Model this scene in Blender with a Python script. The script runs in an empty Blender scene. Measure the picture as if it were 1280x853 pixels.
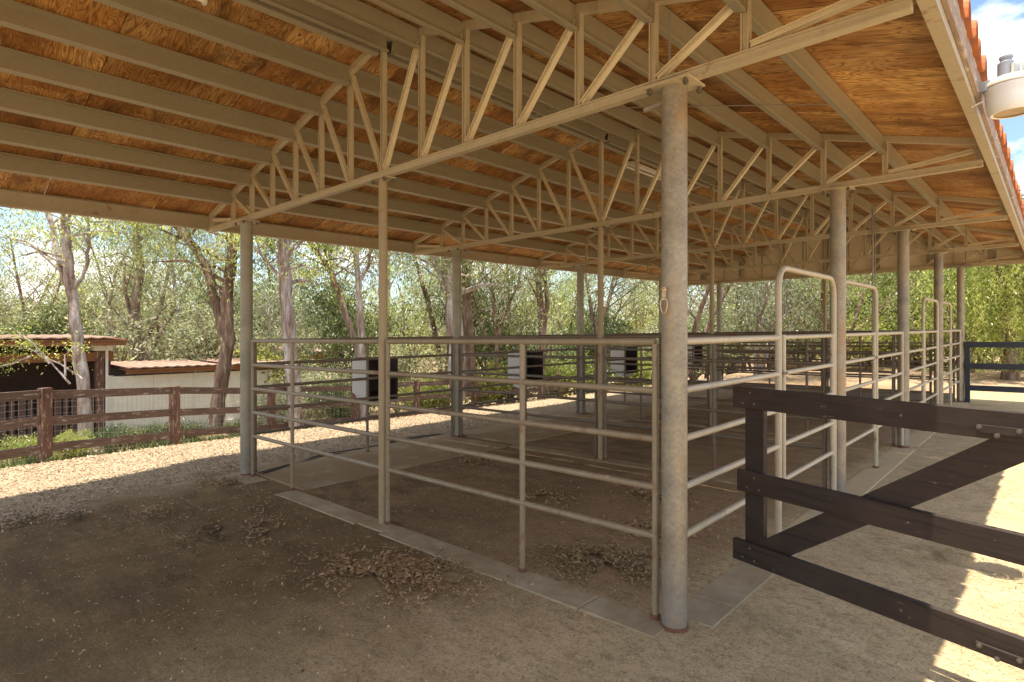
import bpy, math, random
import numpy as np
from mathutils import Vector, Matrix, noise
sc = bpy.context.scene
COL = sc.collection
R = math.radians

# ------------------------------------------------------------------ camera
SH = 0.0083                       # the yard climbs gently along the barn and towards its open side
YAW = 42.619
F_PX = 739.0
CAM = Vector((1.5305, -2.9705, 1.60))
cam_d = bpy.data.cameras.new('camera'); cam = bpy.data.objects.new('camera', cam_d); COL.objects.link(cam)
cam.location = CAM; cam.rotation_euler = (R(90), 0, R(YAW))
cam_d.sensor_width = 36; cam_d.lens = F_PX / 1280 * 36; cam_d.shift_y = -9.5 / 1280
cam_d.clip_start = 0.05; cam_d.clip_end = 3000
sc.camera = cam

# ------------------------------------------------------------------ world and sun
SUN_DIR = Vector((0.03, -0.12, 1.0)).normalized()      # towards the sun, almost overhead
sun_el = math.asin(SUN_DIR.z); sun_az = math.atan2(SUN_DIR.x, SUN_DIR.y)
world = bpy.data.worlds.new('World'); sc.world = world; world.use_nodes = True
wn = world.node_tree; wn.nodes.clear()
def W(t, **k):
    n = wn.nodes.new(t)
    for a, b in k.items(): setattr(n, a, b)
    return n
wo = W('ShaderNodeOutputWorld'); bg = W('ShaderNodeBackground'); bg.inputs['Strength'].default_value = 0.115
sky = W('ShaderNodeTexSky', sky_type='NISHITA'); sky.sun_disc = False
sky.sun_elevation = sun_el; sky.sun_rotation = sun_az; sky.air_density = 1.0; sky.dust_density = 0.6; sky.ozone_density = 1.4
tc = W('ShaderNodeTexCoord'); mp = W('ShaderNodeMapping'); mp.inputs['Scale'].default_value = (1.0, 1.0, 2.2); mp.inputs['Location'].default_value = (0.35, 0.1, 0.0)
n1 = W('ShaderNodeTexNoise'); n1.inputs['Scale'].default_value = 2.3; n1.inputs['Detail'].default_value = 9; n1.inputs['Roughness'].default_value = 0.56
cr = W('ShaderNodeValToRGB'); cr.color_ramp.elements[0].position = 0.50; cr.color_ramp.elements[1].position = 0.575
mx = W('ShaderNodeMixRGB'); mx.inputs[2].default_value = (8.4, 8.2, 7.9, 1)
wn.links.new(tc.outputs['Generated'], mp.inputs[0]); wn.links.new(mp.outputs[0], n1.inputs['Vector'])
wn.links.new(n1.outputs['Fac'], cr.inputs[0]); wn.links.new(cr.outputs[0], mx.inputs[0]); wn.links.new(sky.outputs[0], mx.inputs[1])
wn.links.new(mx.outputs[0], bg.inputs['Color']); wn.links.new(bg.outputs[0], wo.inputs['Surface'])
sl = bpy.data.lights.new('sun', 'SUN'); sl.energy = 4.1; sl.angle = R(0.5); sl.color = (1.0, 0.92, 0.80)
so = bpy.data.objects.new('sun', sl); COL.objects.link(so); so.rotation_euler = SUN_DIR.to_track_quat('Z', 'Y').to_euler()
sc.view_settings.view_transform = 'Standard'; sc.view_settings.look = 'None'
sc.view_settings.exposure = 1.18; sc.view_settings.gamma = 1.0; sc.view_settings.use_curve_mapping = False
sc.cycles.max_bounces = 10; sc.cycles.diffuse_bounces = 7; sc.cycles.glossy_bounces = 4; sc.cycles.transmission_bounces = 6
sc.cycles.sample_clamp_indirect = 6; sc.cycles.use_denoising = True

# ------------------------------------------------------------------ terrain
def sst(a, b, x):
    t = min(1, max(0, (x - a) / (b - a))); return t * t * (3 - 2 * t)
def terr(x, y):
    """ground height; the paved yard is level with the barn grade, the land drops beyond the paddock fence"""
    cx = min(30, max(-30, x)); cy = min(60, max(-30, y))
    z = SH * (cx + cy)
    drop = 0.17 * min(max(0, -x - 8.0), 5.2) + sst(6.8, 9.5, -x) * 0.030 * min(max(0, y), 16)
    z -= drop
    z -= 0.09 * sst(-0.3, 2.2, -y) * sst(5.2, 6.0, -x) * (1 - sst(7.2, 8.2, -x))
    z += 0.03 * sst(5.7, 6.4, -x) * (1 - sst(7.6, 8.6, -x))
    if y > 18: z += 0.02 * (min(y, 60) - 18) * sst(-16, -2, x)
    return z

# ------------------------------------------------------------------ materials
MATS = {}
class NT:
    def __init__(s, name):
        s.m = bpy.data.materials.new(name); s.m.use_nodes = True; s.t = s.m.node_tree; s.t.nodes.clear(); MATS[name] = s.m
        s.out = s.n('ShaderNodeOutputMaterial')
    def n(s, t, ins=None, **k):
        q = s.t.nodes.new(t)
        for a, b in k.items(): setattr(q, a, b)
        for a, b in (ins or {}).items():
            if hasattr(b, 'is_output') : s.t.links.new(b, q.inputs[a])
            else: q.inputs[a].default_value = b
        return q
    def coord(s, kind='Object', scale=(1, 1, 1), rot=(0, 0, 0)):
        c = s.n('ShaderNodeTexCoord'); m = s.n('ShaderNodeMapping', {'Vector': c.outputs[kind], 'Scale': scale, 'Rotation': rot}); return m.outputs[0]
    def wpos(s, scale=(1, 1, 1)):
        g = s.n('ShaderNodeNewGeometry'); m = s.n('ShaderNodeMapping', {'Vector': g.outputs['Position'], 'Scale': scale}); return m.outputs[0]
    def noise(s, vec, scale, detail=5, rough=0.55, dist=0.0):
        return s.n('ShaderNodeTexNoise', {'Vector': vec, 'Scale': scale, 'Detail': detail, 'Roughness': rough, 'Distortion': dist}).outputs['Fac']
    def ramp(s, fac, stops, interp='LINEAR'):
        r = s.n('ShaderNodeValToRGB', {'Fac': fac}); e = r.color_ramp.elements; r.color_ramp.interpolation = interp
        while len(e) < len(stops): e.new(0.5)
        for q, (p, c) in zip(e, stops):
            q.position = p; q.color = (c, c, c, 1) if not hasattr(c, '__len__') else (*c, 1)
        return r.outputs[0]
    def mix(s, fac, a, b, mode='MIX'):
        q = s.n('ShaderNodeMixRGB', blend_type=mode)
        for i, v in ((0, fac), (1, a), (2, b)):
            if hasattr(v, 'is_output'): s.t.links.new(v, q.inputs[i])
            elif hasattr(v, '__len__'): q.inputs[i].default_value = (*v, 1)
            else: q.inputs[i].default_value = v if i == 0 else (v, v, v, 1)
        return q.outputs[0]
    def math(s, op, a, b=0.0, c=0.0):
        q = s.n('ShaderNodeMath', operation=op)
        for i, v in ((0, a), (1, b), (2, c)):
            if hasattr(v, 'is_output'): s.t.links.new(v, q.inputs[i])
            else: q.inputs[i].default_value = v
        return q.outputs[0]
    def bsdf(s, col, rough=0.7, metal=0.0, bump=None, bstr=0.3, bdist=0.01, spec=0.4):
        p = s.n('ShaderNodeBsdfPrincipled')
        for k, v in (('Base Color', col), ('Roughness', rough), ('Metallic', metal), ('Specular IOR Level', spec)):
            if hasattr(v, 'is_output'): s.t.links.new(v, p.inputs[k])
            elif hasattr(v, '__len__'): p.inputs[k].default_value = (*v, 1)
            else: p.inputs[k].default_value = v
        if bump is not None:
            b = s.n('ShaderNodeBump', {'Height': bump, 'Strength': bstr, 'Distance': bdist}); s.t.links.new(b.outputs[0], p.inputs['Normal'])
        s.t.links.new(p.outputs[0], s.out.inputs['Surface']); return p

def mat_paint(name, base, dirt, rough=0.55, rust=0.0, dirt_amt=0.5, metal=0.0):
    t = NT(name); w = t.wpos()
    a = t.noise(w, 2.2, 6, 0.6); b = t.noise(w, 26, 5, 0.6)
    f = t.ramp(a, [(0.35, 0), (0.75, dirt_amt)])
    c = t.mix(f, base, dirt)
    c = t.mix(t.ramp(b, [(0.35, 0.0), (0.7, 0.35)]), c, tuple(min(1, x * 1.25) for x in base))
    spk = t.noise(w, 120, 3, 0.7)
    c = t.mix(t.ramp(spk, [(0.60, 0), (0.72, 0.45)]), c, tuple(x * 0.55 for x in dirt))
    if rust:
        r = t.noise(t.wpos((1, 1, 0.6)), 7, 7, 0.7)
        c = t.mix(t.ramp(r, [(0.62 - 0.1 * rust, 0), (0.74 - 0.1 * rust, 0.85)]), c, (0.22, 0.085, 0.035))
    t.bsdf(c, rough, metal, b, 0.12, 0.004)
    return t.m
M_BEAM = mat_paint('beige_steel_paint', (0.44, 0.365, 0.25), (0.32, 0.25, 0.15), 0.5, 0.25)
M_DIAG = mat_paint('brighter_web_paint', (0.66, 0.56, 0.38), (0.48, 0.37, 0.22), 0.4, 0.2)
M_TRUSS = mat_paint('truss_steel_paint', (0.50, 0.42, 0.285), (0.36, 0.275, 0.165), 0.42, 0.15)
M_PURLIN = mat_paint('purlin_steel_paint', (0.33, 0.28, 0.19), (0.28, 0.23, 0.15), 0.34, 0.0)
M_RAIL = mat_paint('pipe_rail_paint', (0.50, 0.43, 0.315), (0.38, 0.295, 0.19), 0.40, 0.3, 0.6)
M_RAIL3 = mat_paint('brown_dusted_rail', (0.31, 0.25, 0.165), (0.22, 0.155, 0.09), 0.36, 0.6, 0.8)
M_RAIL2 = mat_paint('rusty_shaded_rail', (0.20, 0.165, 0.12), (0.13, 0.09, 0.06), 0.5, 0.7, 0.8, 0.2)  # rusty pipe, base colour darkened to paint in the dimmer light deep in the pens
M_MIDPOST = mat_paint('ochre_post_paint', (0.38, 0.295, 0.17), (0.27, 0.19, 0.10), 0.42, 0.2, 0.7)
M_SIDING = mat_paint('siding_paint', (0.86, 0.74, 0.56), (0.80, 0.67, 0.48), 0.6, 0.0)
M_RIB = mat_paint('siding_rib_paint', (0.40, 0.35, 0.27), (0.30, 0.25, 0.18), 0.6, 0.0)
M_RUST = mat_paint('rusty_collar', (0.20, 0.09, 0.05), (0.10, 0.05, 0.03), 0.9)
M_BOLT = mat_paint('weathered_bolt', (0.15, 0.125, 0.10), (0.10, 0.08, 0.06), 0.5, 0.3, metal=0.3)
M_CONDUIT = mat_paint('grey_conduit', (0.30, 0.27, 0.22), (0.2, 0.17, 0.13), 0.5, 0.3)

def mat_galv():
    t = NT('galvanised_post'); w = t.wpos()
    v = t.n('ShaderNodeSeparateColor', {'Color': t.n('ShaderNodeTexVoronoi', {'Vector': w, 'Scale': 70.0}).outputs['Color']}).outputs[0]
    base = t.ramp(t.noise(w, 3.0, 5), [(0.3, (0.25, 0.20, 0.14)), (0.5, (0.35, 0.295, 0.21)), (0.68, (0.21, 0.19, 0.165))])
    c = t.mix(0.30, base, t.ramp(v, [(0, 0.30), (1, 0.72)]), 'OVERLAY')
    g = t.n('ShaderNodeSeparateXYZ', {'Vector': w}); z = g.outputs['Z']
    # blue-grey bare zinc at the foot, worn rings and scratches
    foot = t.ramp(z, [(0.02, 0.5), (0.45, 0.0)])
    c = t.mix(foot, c, (0.27, 0.26, 0.24))
    ring = t.noise(t.wpos((2, 2, 60)), 1.4, 3, 0.7)
    c = t.mix(t.ramp(ring, [(0.56, 0), (0.66, 0.4)]), c, (0.30, 0.26, 0.21))
    rust = t.noise(t.wpos((3, 3, 1.3)), 2.4, 6, 0.65)
    c = t.mix(t.ramp(rust, [(0.56, 0), (0.68, 0.6)]), c, (0.42, 0.25, 0.11))
    scr = t.noise(t.wpos((9, 9, 1.2)), 6, 4, 0.8)
    c = t.mix(t.ramp(scr, [(0.70, 0), (0.73, 0.7)]), c, (0.10, 0.08, 0.07))
    t.bsdf(c, 0.45, 0.25, t.noise(w, 40, 4), 0.10, 0.004)
    return t.m
M_GALV = mat_galv()
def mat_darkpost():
    t = NT('mottled_galvanised'); w = t.wpos()
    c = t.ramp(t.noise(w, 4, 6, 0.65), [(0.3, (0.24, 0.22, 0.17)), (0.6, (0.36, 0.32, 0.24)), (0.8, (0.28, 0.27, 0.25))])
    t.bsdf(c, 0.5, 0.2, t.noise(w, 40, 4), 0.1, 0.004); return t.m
M_GALV2 = mat_darkpost()  # left row posts: mottled grey-brown zinc

def mat_ply():
    t = NT('plywood_deck'); oi = t.n('ShaderNodeObjectInfo')
    off = t.n('ShaderNodeCombineXYZ', {'X': t.math('MULTIPLY', oi.outputs['Random'], 37.0), 'Y': t.math('MULTIPLY', oi.outputs['Random'], 91.0)})
    c0 = t.n('ShaderNodeTexCoord'); v = t.n('ShaderNodeVectorMath', {0: c0.outputs['Object'], 1: off.outputs[0]}, operation='ADD').outputs[0]
    m1 = t.n('ShaderNodeMapping', {'Vector': v, 'Scale': (0.85, 3.6, 1)}).outputs[0]
    h = t.noise(m1, 1.5, 2.5, 0.5, 0.35)
    fr = t.math('FRACT', t.math('MULTIPLY', h, 22.0))
    line = t.ramp(fr, [(0.0, 0.35), (0.30, 0.0), (0.62, 0.25), (0.88, 1.0), (1.0, 0.35)])
    m2 = t.n('ShaderNodeMapping', {'Vector': v, 'Scale': (2.0, 60, 1)}).outputs[0]
    fine = t.noise(m2, 1.6, 4, 0.7)
    big = t.noise(v, 0.9, 4, 0.6)
    base = t.ramp(big, [(0.30, (0.30, 0.15, 0.055)), (0.46, (0.54, 0.29, 0.10)), (0.58, (0.86, 0.56, 0.24)), (0.75, (0.42, 0.23, 0.09))])
    c = t.mix(t.math('MULTIPLY', line, 0.80), base, (0.16, 0.055, 0.016))
    c = t.mix(t.ramp(fine, [(0.38, 0.5), (0.6, 0.0)]), c, (0.20, 0.08, 0.025))
    st = t.noise(t.n('ShaderNodeMapping', {'Vector': v, 'Scale': (0.9, 2.2, 1)}).outputs[0], 1.7, 6, 0.65)
    c = t.mix(t.ramp(st, [(0.50, 0), (0.64, 0.72)]), c, (0.15, 0.075, 0.035))
    kn = t.n('ShaderNodeTexVoronoi', {'Vector': t.n('ShaderNodeMapping', {'Vector': v, 'Scale': (1.0, 1.8, 1)}).outputs[0], 'Scale': 2.1}).outputs['Distance']
    c = t.mix(t.ramp(kn, [(0.025, 0.85), (0.05, 0)]), c, (0.09, 0.035, 0.012))
    pale = t.noise(t.n('ShaderNodeMapping', {'Vector': v, 'Scale': (1.6, 9, 1)}).outputs[0], 2.2, 6, 0.7)
    c = t.mix(t.ramp(pale, [(0.58, 0), (0.70, 0.5)]), c, (0.62, 0.50, 0.36))
    tint = t.ramp(oi.outputs['Random'], [(0, (0.55, 0.50, 0.44)), (0.3, (1.15, 1.08, 1.0)), (0.6, (0.72, 0.64, 0.55)), (1, (1.3, 1.2, 1.0))])
    c = t.mix(0.8, c, tint, 'MULTIPLY')
    t.bsdf(c, 0.75, 0, fr, 0.12, 0.003, 0.25); return t.m
M_PLY = mat_ply()

def mat_wood(name, c0, c1, cdark, axis=0, peel=None, rough=0.7, scl=1.0):
    t = NT(name); oi = t.n('ShaderNodeObjectInfo')
    c = t.n('ShaderNodeTexCoord').outputs['Object']
    off = t.n('ShaderNodeVectorMath', {0: c, 1: t.n('ShaderNodeCombineXYZ', {'X': t.math('MULTIPLY', oi.outputs['Random'], 50.0)}).outputs[0]}, operation='ADD').outputs[0]
    s = [24, 24, 24]; s[axis] = 1.3
    m = t.n('ShaderNodeMapping', {'Vector': off, 'Scale': tuple(x * scl for x in s)}).outputs[0]
    g = t.noise(m, 1.6, 6, 0.68, 0.4)
    b = t.noise(off, 3.0, 4)
    col = t.mix(t.ramp(b, [(0.3, 0), (0.7, 1)]), c0, c1)
    col = t.mix(t.ramp(g, [(0.52, 0), (0.70, 0.8)]), col, cdark)
    if peel:
        p = t.noise(t.n('ShaderNodeMapping', {'Vector': off, 'Scale': tuple((3.5 if k == axis else 16) * scl for k in range(3))}).outputs[0], 1.8, 8, 0.7)
        col = t.mix(t.ramp(p, [(peel[0], 0), (peel[0] + 0.05, 0.9)]), col, peel[1])
    t.bsdf(col, rough, 0, g, 0.35, 0.004, 0.35); return t.m
M_GATE = mat_wood('dark_brown_stain', (0.033, 0.022, 0.016), (0.058, 0.039, 0.029), (0.012, 0.008, 0.006), 0, (0.63, (0.28, 0.21, 0.155)), 0.75)
M_GATE_EDGE = mat_wood('raw_timber_edge', (0.42, 0.27, 0.15), (0.34, 0.2, 0.1), (0.18, 0.1, 0.05), 0)
M_RANCH = mat_wood('weathered_maroon_paint', (0.125, 0.08, 0.06), (0.18, 0.12, 0.09), (0.08, 0.05, 0.04), 0, (0.57, (0.42, 0.34, 0.27)), 0.85)
M_RANCHP = mat_wood('weathered_maroon_post', (0.115, 0.062, 0.043), (0.19, 0.10, 0.068), (0.06, 0.035, 0.027), 2, (0.56, (0.46, 0.36, 0.29)), 0.8)
M_FASCIA = mat_wood('peeling_fascia_board', (0.30, 0.22, 0.18), (0.38, 0.29, 0.23), (0.17, 0.12, 0.10), 1, (0.55, (0.56, 0.47, 0.38)), 0.85)
M_SLATE = mat_wood('black_stained_board', (0.032, 0.037, 0.052), (0.05, 0.055, 0.07), (0.02, 0.02, 0.026), 0, None, 0.6)
M_TIE = mat_wood('grey_sleeper', (0.24, 0.20, 0.15), (0.30, 0.25, 0.19), (0.12, 0.1, 0.08), 0)
M_SHEDW = mat_wood('shed_rust_timber', (0.22, 0.095, 0.045), (0.33, 0.15, 0.065), (0.12, 0.05, 0.03), 1)
M_SHEDD = mat_wood('shed_dark_slats', (0.10, 0.06, 0.05), (0.13, 0.08, 0.06), (0.05, 0.03, 0.025), 2)

def mat_tile(name, a, b, top):
    t = NT(name); w = t.wpos(); oi = t.n('ShaderNodeObjectInfo'); g = t.n('ShaderNodeNewGeometry')
    c = t.ramp(t.noise(w, 9, 6, 0.65), [(0.3, a), (0.7, b)])
    c = t.mix(t.math('MULTIPLY', g.outputs['Random Per Island'], 0.5), c, top)
    t.bsdf(c, 0.85, 0, t.noise(w, 60, 4), 0.2, 0.004, 0.2); return t.m
M_TILE = mat_tile('terracotta_tile', (0.34, 0.11, 0.045), (0.50, 0.17, 0.07), (0.58, 0.25, 0.12))
M_TILE2 = mat_tile('faded_pink_tile', (0.30, 0.18, 0.13), (0.42, 0.28, 0.21), (0.50, 0.37, 0.29))

def mat_simple(name, c, rough=0.6, var=0.15, scale=8, metal=0.0, bump=0.15):
    t = NT(name); w = t.wpos(); n = t.noise(w, scale, 6, 0.62)
    col = t.ramp(n, [(0.3, tuple(x * (1 - var) for x in c)), (0.7, tuple(min(1, x * (1 + var)) for x in c))])
    t.bsdf(col, rough, metal, n, bump, 0.01); return t.m
M_WHITE = mat_simple('white_render', (0.78, 0.76, 0.68), 0.8, 0.08, 5)
M_WPOST = mat_simple('white_trim', (0.78, 0.76, 0.7), 0.7, 0.06)
M_ORANGE = mat_simple('orange_render', (0.62, 0.28, 0.15), 0.85, 0.1)
M_BLACK = mat_simple('black_plastic', (0.035, 0.027, 0.022), 0.8, 0.3)
M_FEED = mat_simple('speckled_white_plastic', (0.52, 0.50, 0.47), 0.6, 0.15, 90)
M_CONC = None
def mat_conc(nm='concrete_strip', lo=0.48, hi=0.68, amt=0.75, dirt=(0.30, 0.205, 0.11)):
    t = NT(nm); w = t.wpos()
    c = t.ramp(t.noise(w, 5, 7, 0.65), [(0.25, (0.32, 0.25, 0.15)), (0.55, (0.44, 0.365, 0.24)), (0.8, (0.52, 0.46, 0.34))])
    st = t.noise(w, 1.6, 6, 0.7)
    c = t.mix(t.ramp(st, [(lo, 0), (hi, amt)]), c, dirt)
    c = t.mix(t.ramp(t.noise(w, 90, 3, 0.7), [(0.64, 0), (0.72, 0.5)]), c, (0.14, 0.1, 0.07))
    t.bsdf(c, 0.9, 0, t.noise(w, 60, 5, 0.7), 0.3, 0.006, 0.2); return t.m
M_CONC = mat_conc(lo=0.40, hi=0.66, amt=0.85); M_CONC2 = mat_conc('soiled_concrete', 0.30, 0.50, 0.92); M_CONC3 = mat_conc('sandy_concrete', 0.30, 0.52, 0.92, (0.54, 0.40, 0.23))
M_METALW = mat_simple('white_enamel', (0.74, 0.68, 0.56), 0.4, 0.05)
M_TUBE = mat_simple('fluorescent_tube_glass', (0.82, 0.79, 0.72), 0.25, 0.03)
M_LAMPG = mat_simple('grey_cast_housing', (0.36, 0.38, 0.40), 0.5, 0.15, 14, 0.3)
def mat_lens():
    t = NT('frosted_lens'); p = t.bsdf((0.90, 0.90, 0.88), 0.3, 0, None)
    p.inputs['Subsurface Weight'].default_value = 0.25; p.inputs['Subsurface Radius'].default_value = (0.05, 0.045, 0.03); return t.m
M_LENS = mat_lens()
M_RING = mat_simple('brass_hook', (0.55, 0.42, 0.28), 0.4, 0.15, 20, 0.5)
M_WIRE = mat_simple('galvanised_wire', (0.50, 0.48, 0.44), 0.5, 0.1, 8, 0.4)
M_HOSE = mat_simple('black_hose', (0.035, 0.03, 0.028), 0.6, 0.2)

def mat_ground():
    t = NT('yard_soil'); w = t.wpos(); g = t.n('ShaderNodeSeparateXYZ', {'Vector': w}); X, Y = g.outputs['X'], g.outputs['Y']
    nb = t.noise(w, 0.55, 6, 0.6); nm = t.noise(w, 3.2, 7, 0.72); nf = t.noise(w, 62, 6, 0.75); ns = t.noise(w, 140, 3, 0.6)
    # packed brown earth
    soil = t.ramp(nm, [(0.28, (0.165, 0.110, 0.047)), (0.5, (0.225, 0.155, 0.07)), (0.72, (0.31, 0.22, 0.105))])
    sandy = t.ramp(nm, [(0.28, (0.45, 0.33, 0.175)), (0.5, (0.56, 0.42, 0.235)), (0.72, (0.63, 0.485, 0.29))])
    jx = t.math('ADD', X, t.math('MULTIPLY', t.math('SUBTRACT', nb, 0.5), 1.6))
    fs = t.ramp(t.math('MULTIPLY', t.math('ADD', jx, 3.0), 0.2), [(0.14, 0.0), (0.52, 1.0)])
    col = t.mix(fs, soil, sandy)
    # pen interiors: darker trodden earth with manure stains
    inx = t.math('MULTIPLY', t.ramp(t.math('ADD', t.math('MULTIPLY', X, -1.0), 0.0), [(0.12, 0), (0.30, 1)]), t.ramp(Y, [(0.02, 0), (0.12, 1)]))
    col = t.mix(t.math('MULTIPLY', inx, 0.75), col, t.ramp(nm, [(0.3, (0.27, 0.175, 0.09)), (0.7, (0.40, 0.27, 0.15))]))
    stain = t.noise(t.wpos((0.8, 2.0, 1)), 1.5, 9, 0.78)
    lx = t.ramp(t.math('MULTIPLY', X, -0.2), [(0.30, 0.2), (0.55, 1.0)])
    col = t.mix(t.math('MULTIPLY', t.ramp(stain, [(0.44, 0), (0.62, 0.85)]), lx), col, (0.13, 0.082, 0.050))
    # wood chip ground beyond the left eave and outside
    jx2 = t.math('ADD', X, t.math('MULTIPLY', t.math('SUBTRACT', t.noise(w, 2.0, 7, 0.75), 0.5), 2.4))
    fc = t.ramp(t.math('MULTIPLY', jx2, -0.1), [(0.515, 0.0), (0.60, 1.0)])
    vor = t.n('ShaderNodeTexVoronoi', {'Vector': t.wpos((1, 1.4, 1)), 'Scale': 75.0})
    vc = t.n('ShaderNodeSeparateColor', {'Color': vor.outputs['Color']})
    chips = t.ramp(vc.outputs[0], [(0.0, (0.27, 0.185, 0.11)), (0.25, (0.38, 0.29, 0.185)), (0.7, (0.46, 0.36, 0.24)), (1.0, (0.54, 0.44, 0.31))])
    col = t.mix(fc, col, chips)
    # far ground: dry olive litter
    far = t.ramp(t.math('MULTIPLY', X, -0.05), [(0.50, 0.0), (0.60, 1.0)])
    far2 = t.ramp(t.math('MULTIPLY', Y, 0.04), [(0.62, 0.0), (0.70, 1.0)])
    litter = t.ramp(t.noise(w, 1.4, 6, 0.7), [(0.3, (0.12, 0.11, 0.05)), (0.5, (0.30, 0.22, 0.12)), (0.7, (0.38, 0.29, 0.18))])
    red = t.ramp(t.noise(w, 4, 6, 0.7), [(0.3, (0.36, 0.22, 0.12)), (0.7, (0.56, 0.42, 0.27))])
    col = t.mix(far, col, litter); col = t.mix(far2, col, red)
    # grit and grains
    col = t.mix(t.ramp(nf, [(0.36, 0.75), (0.50, 0.0)]), col, (0.14, 0.09, 0.045))
    md = t.noise(t.wpos((1, 1.6, 1)), 11, 6, 0.72)
    col = t.mix(t.ramp(md, [(0.50, 0), (0.66, 0.5)]), col, (0.18, 0.12, 0.06))
    MD = md
    col = t.mix(t.ramp(ns, [(0.58, 0), (0.70, 0.6)]), col, (0.58, 0.46, 0.31))
    h = t.math('ADD', t.math('MULTIPLY', nf, 0.6), t.math('MULTIPLY', nm, 1.6)); h = t.math('ADD', h, t.math('MULTIPLY', t.math('ABSOLUTE', t.math('SUBTRACT', MD, 0.5)), -2.2))
    h = t.math('ADD', h, t.math('MULTIPLY', t.math('MULTIPLY', vc.outputs[1], fc), 0.8))
    t.bsdf(col, 0.95, 0, h, 0.42, 0.016, 0.15); return t.m
M_GROUND = mat_ground()

def mat_leaf(name, cols, trans=0.45, clump=False):
    t = NT(name); g = t.n('ShaderNodeNewGeometry'); oi = t.n('ShaderNodeObjectInfo')
    n = len(cols)
    c = t.ramp(g.outputs['Random Per Island'], [((i + 0.5) / n, c) for i, c in enumerate(cols)])
    lo = t.noise(t.wpos(), 0.7, 3)
    c = t.mix(t.ramp(lo, [(0.35, 0.0), (0.7, 0.45)]), c, cols[-1])
    if clump: c = t.mix(t.ramp(t.noise(t.wpos(), 1.3, 3, 0.6), [(0.42, 0.62), (0.56, 0.0)]), c, tuple(v * 0.9 for v in cols[0]))
    tint = t.ramp(oi.outputs['Random'], [(0, (0.70, 0.86, 0.78)), (0.5, (1, 1, 1)), (1, (1.1, 1.03, 0.82))])
    c = t.mix(0.6, c, tint, 'MULTIPLY')
    d = t.n('ShaderNodeBsdfDiffuse', {'Color': c}); tr = t.n('ShaderNodeBsdfTranslucent', {'Color': t.mix(0.4, c, (1.2, 1.25, 0.7), 'MULTIPLY')})
    gl = t.n('ShaderNodeBsdfGlossy', {'Roughness': 0.35, 'Color': (0.8, 0.8, 0.8, 1)})
    m = t.n('ShaderNodeMixShader', {0: trans, 1: d.outputs[0], 2: tr.outputs[0]})
    m2 = t.n('ShaderNodeMixShader', {0: 0.035, 1: m.outputs[0], 2: gl.outputs[0]})
    t.t.links.new(m2.outputs[0], t.out.inputs['Surface']); return t.m
L_OLIVE = mat_leaf('eucalyptus_leaf', [(0.09, 0.12, 0.04), (0.26, 0.31, 0.11), (0.45, 0.49, 0.20), (0.64, 0.63, 0.34)], clump=True)
L_GREY = mat_leaf('grey_green_leaf', [(0.11, 0.13, 0.06), (0.32, 0.36, 0.19), (0.52, 0.54, 0.33), (0.72, 0.69, 0.48)], clump=True)
L_YEL = mat_leaf('yellow_green_leaf', [(0.15, 0.21, 0.04), (0.42, 0.52, 0.10), (0.66, 0.72, 0.17), (0.78, 0.76, 0.32)], 0.5, clump=True)
L_DARK = mat_leaf('dark_green_leaf', [(0.05, 0.085, 0.03), (0.09, 0.13, 0.045), (0.17, 0.21, 0.07), (0.26, 0.28, 0.11)], clump=True)
L_LIME = mat_leaf('lime_weed_leaf', [(0.16, 0.21, 0.04), (0.30, 0.36, 0.07), (0.42, 0.44, 0.10), (0.50, 0.48, 0.16)], 0.5)
L_DRY = mat_leaf('dry_leaf', [(0.19, 0.115, 0.06), (0.40, 0.265, 0.145), (0.68, 0.50, 0.31), (0.44, 0.30, 0.17)], 0.1)
L_DUNG = mat_leaf('dung', [(0.07, 0.045, 0.022), (0.12, 0.08, 0.04), (0.20, 0.13, 0.065), (0.15, 0.10, 0.05)], 0.02)
L_CHIP = mat_leaf('wood_chip', [(0.27, 0.18, 0.10), (0.43, 0.32, 0.20), (0.55, 0.43, 0.30), (0.48, 0.37, 0.24)], 0.02)
L_STRAW = mat_leaf('straw', [(0.42, 0.32, 0.18), (0.55, 0.43, 0.26), (0.48, 0.36, 0.2)], 0.1)

def mat_bark(name, stops, shred):
    t = NT(name); w = t.coord('Object', (1, 1, 0.22)); a = t.noise(w, 5.5, 8, 0.72, 0.3)
    c = t.ramp(a, stops)
    b = t.noise(t.coord('Object', (1, 1, 0.12)), 16, 6, 0.7, 0.5)
    c = t.mix(t.ramp(b, [(0.52, 0), (0.66, shred)]), c, (0.11, 0.07, 0.05))
    t.bsdf(c, 0.9, 0, b, 0.7, 0.03, 0.15); return t.m
B_PALE = mat_bark('pale_gum_bark', [(0.36, (0.16, 0.10, 0.075)), (0.45, (0.30, 0.22, 0.18)), (0.52, (0.42, 0.37, 0.35)), (0.64, (0.62, 0.58, 0.55))], 0.6)
B_BROWN = mat_bark('shaggy_brown_bark', [(0.36, (0.10, 0.06, 0.045)), (0.5, (0.24, 0.16, 0.115)), (0.64, (0.44, 0.35, 0.29))], 0.85)

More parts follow.
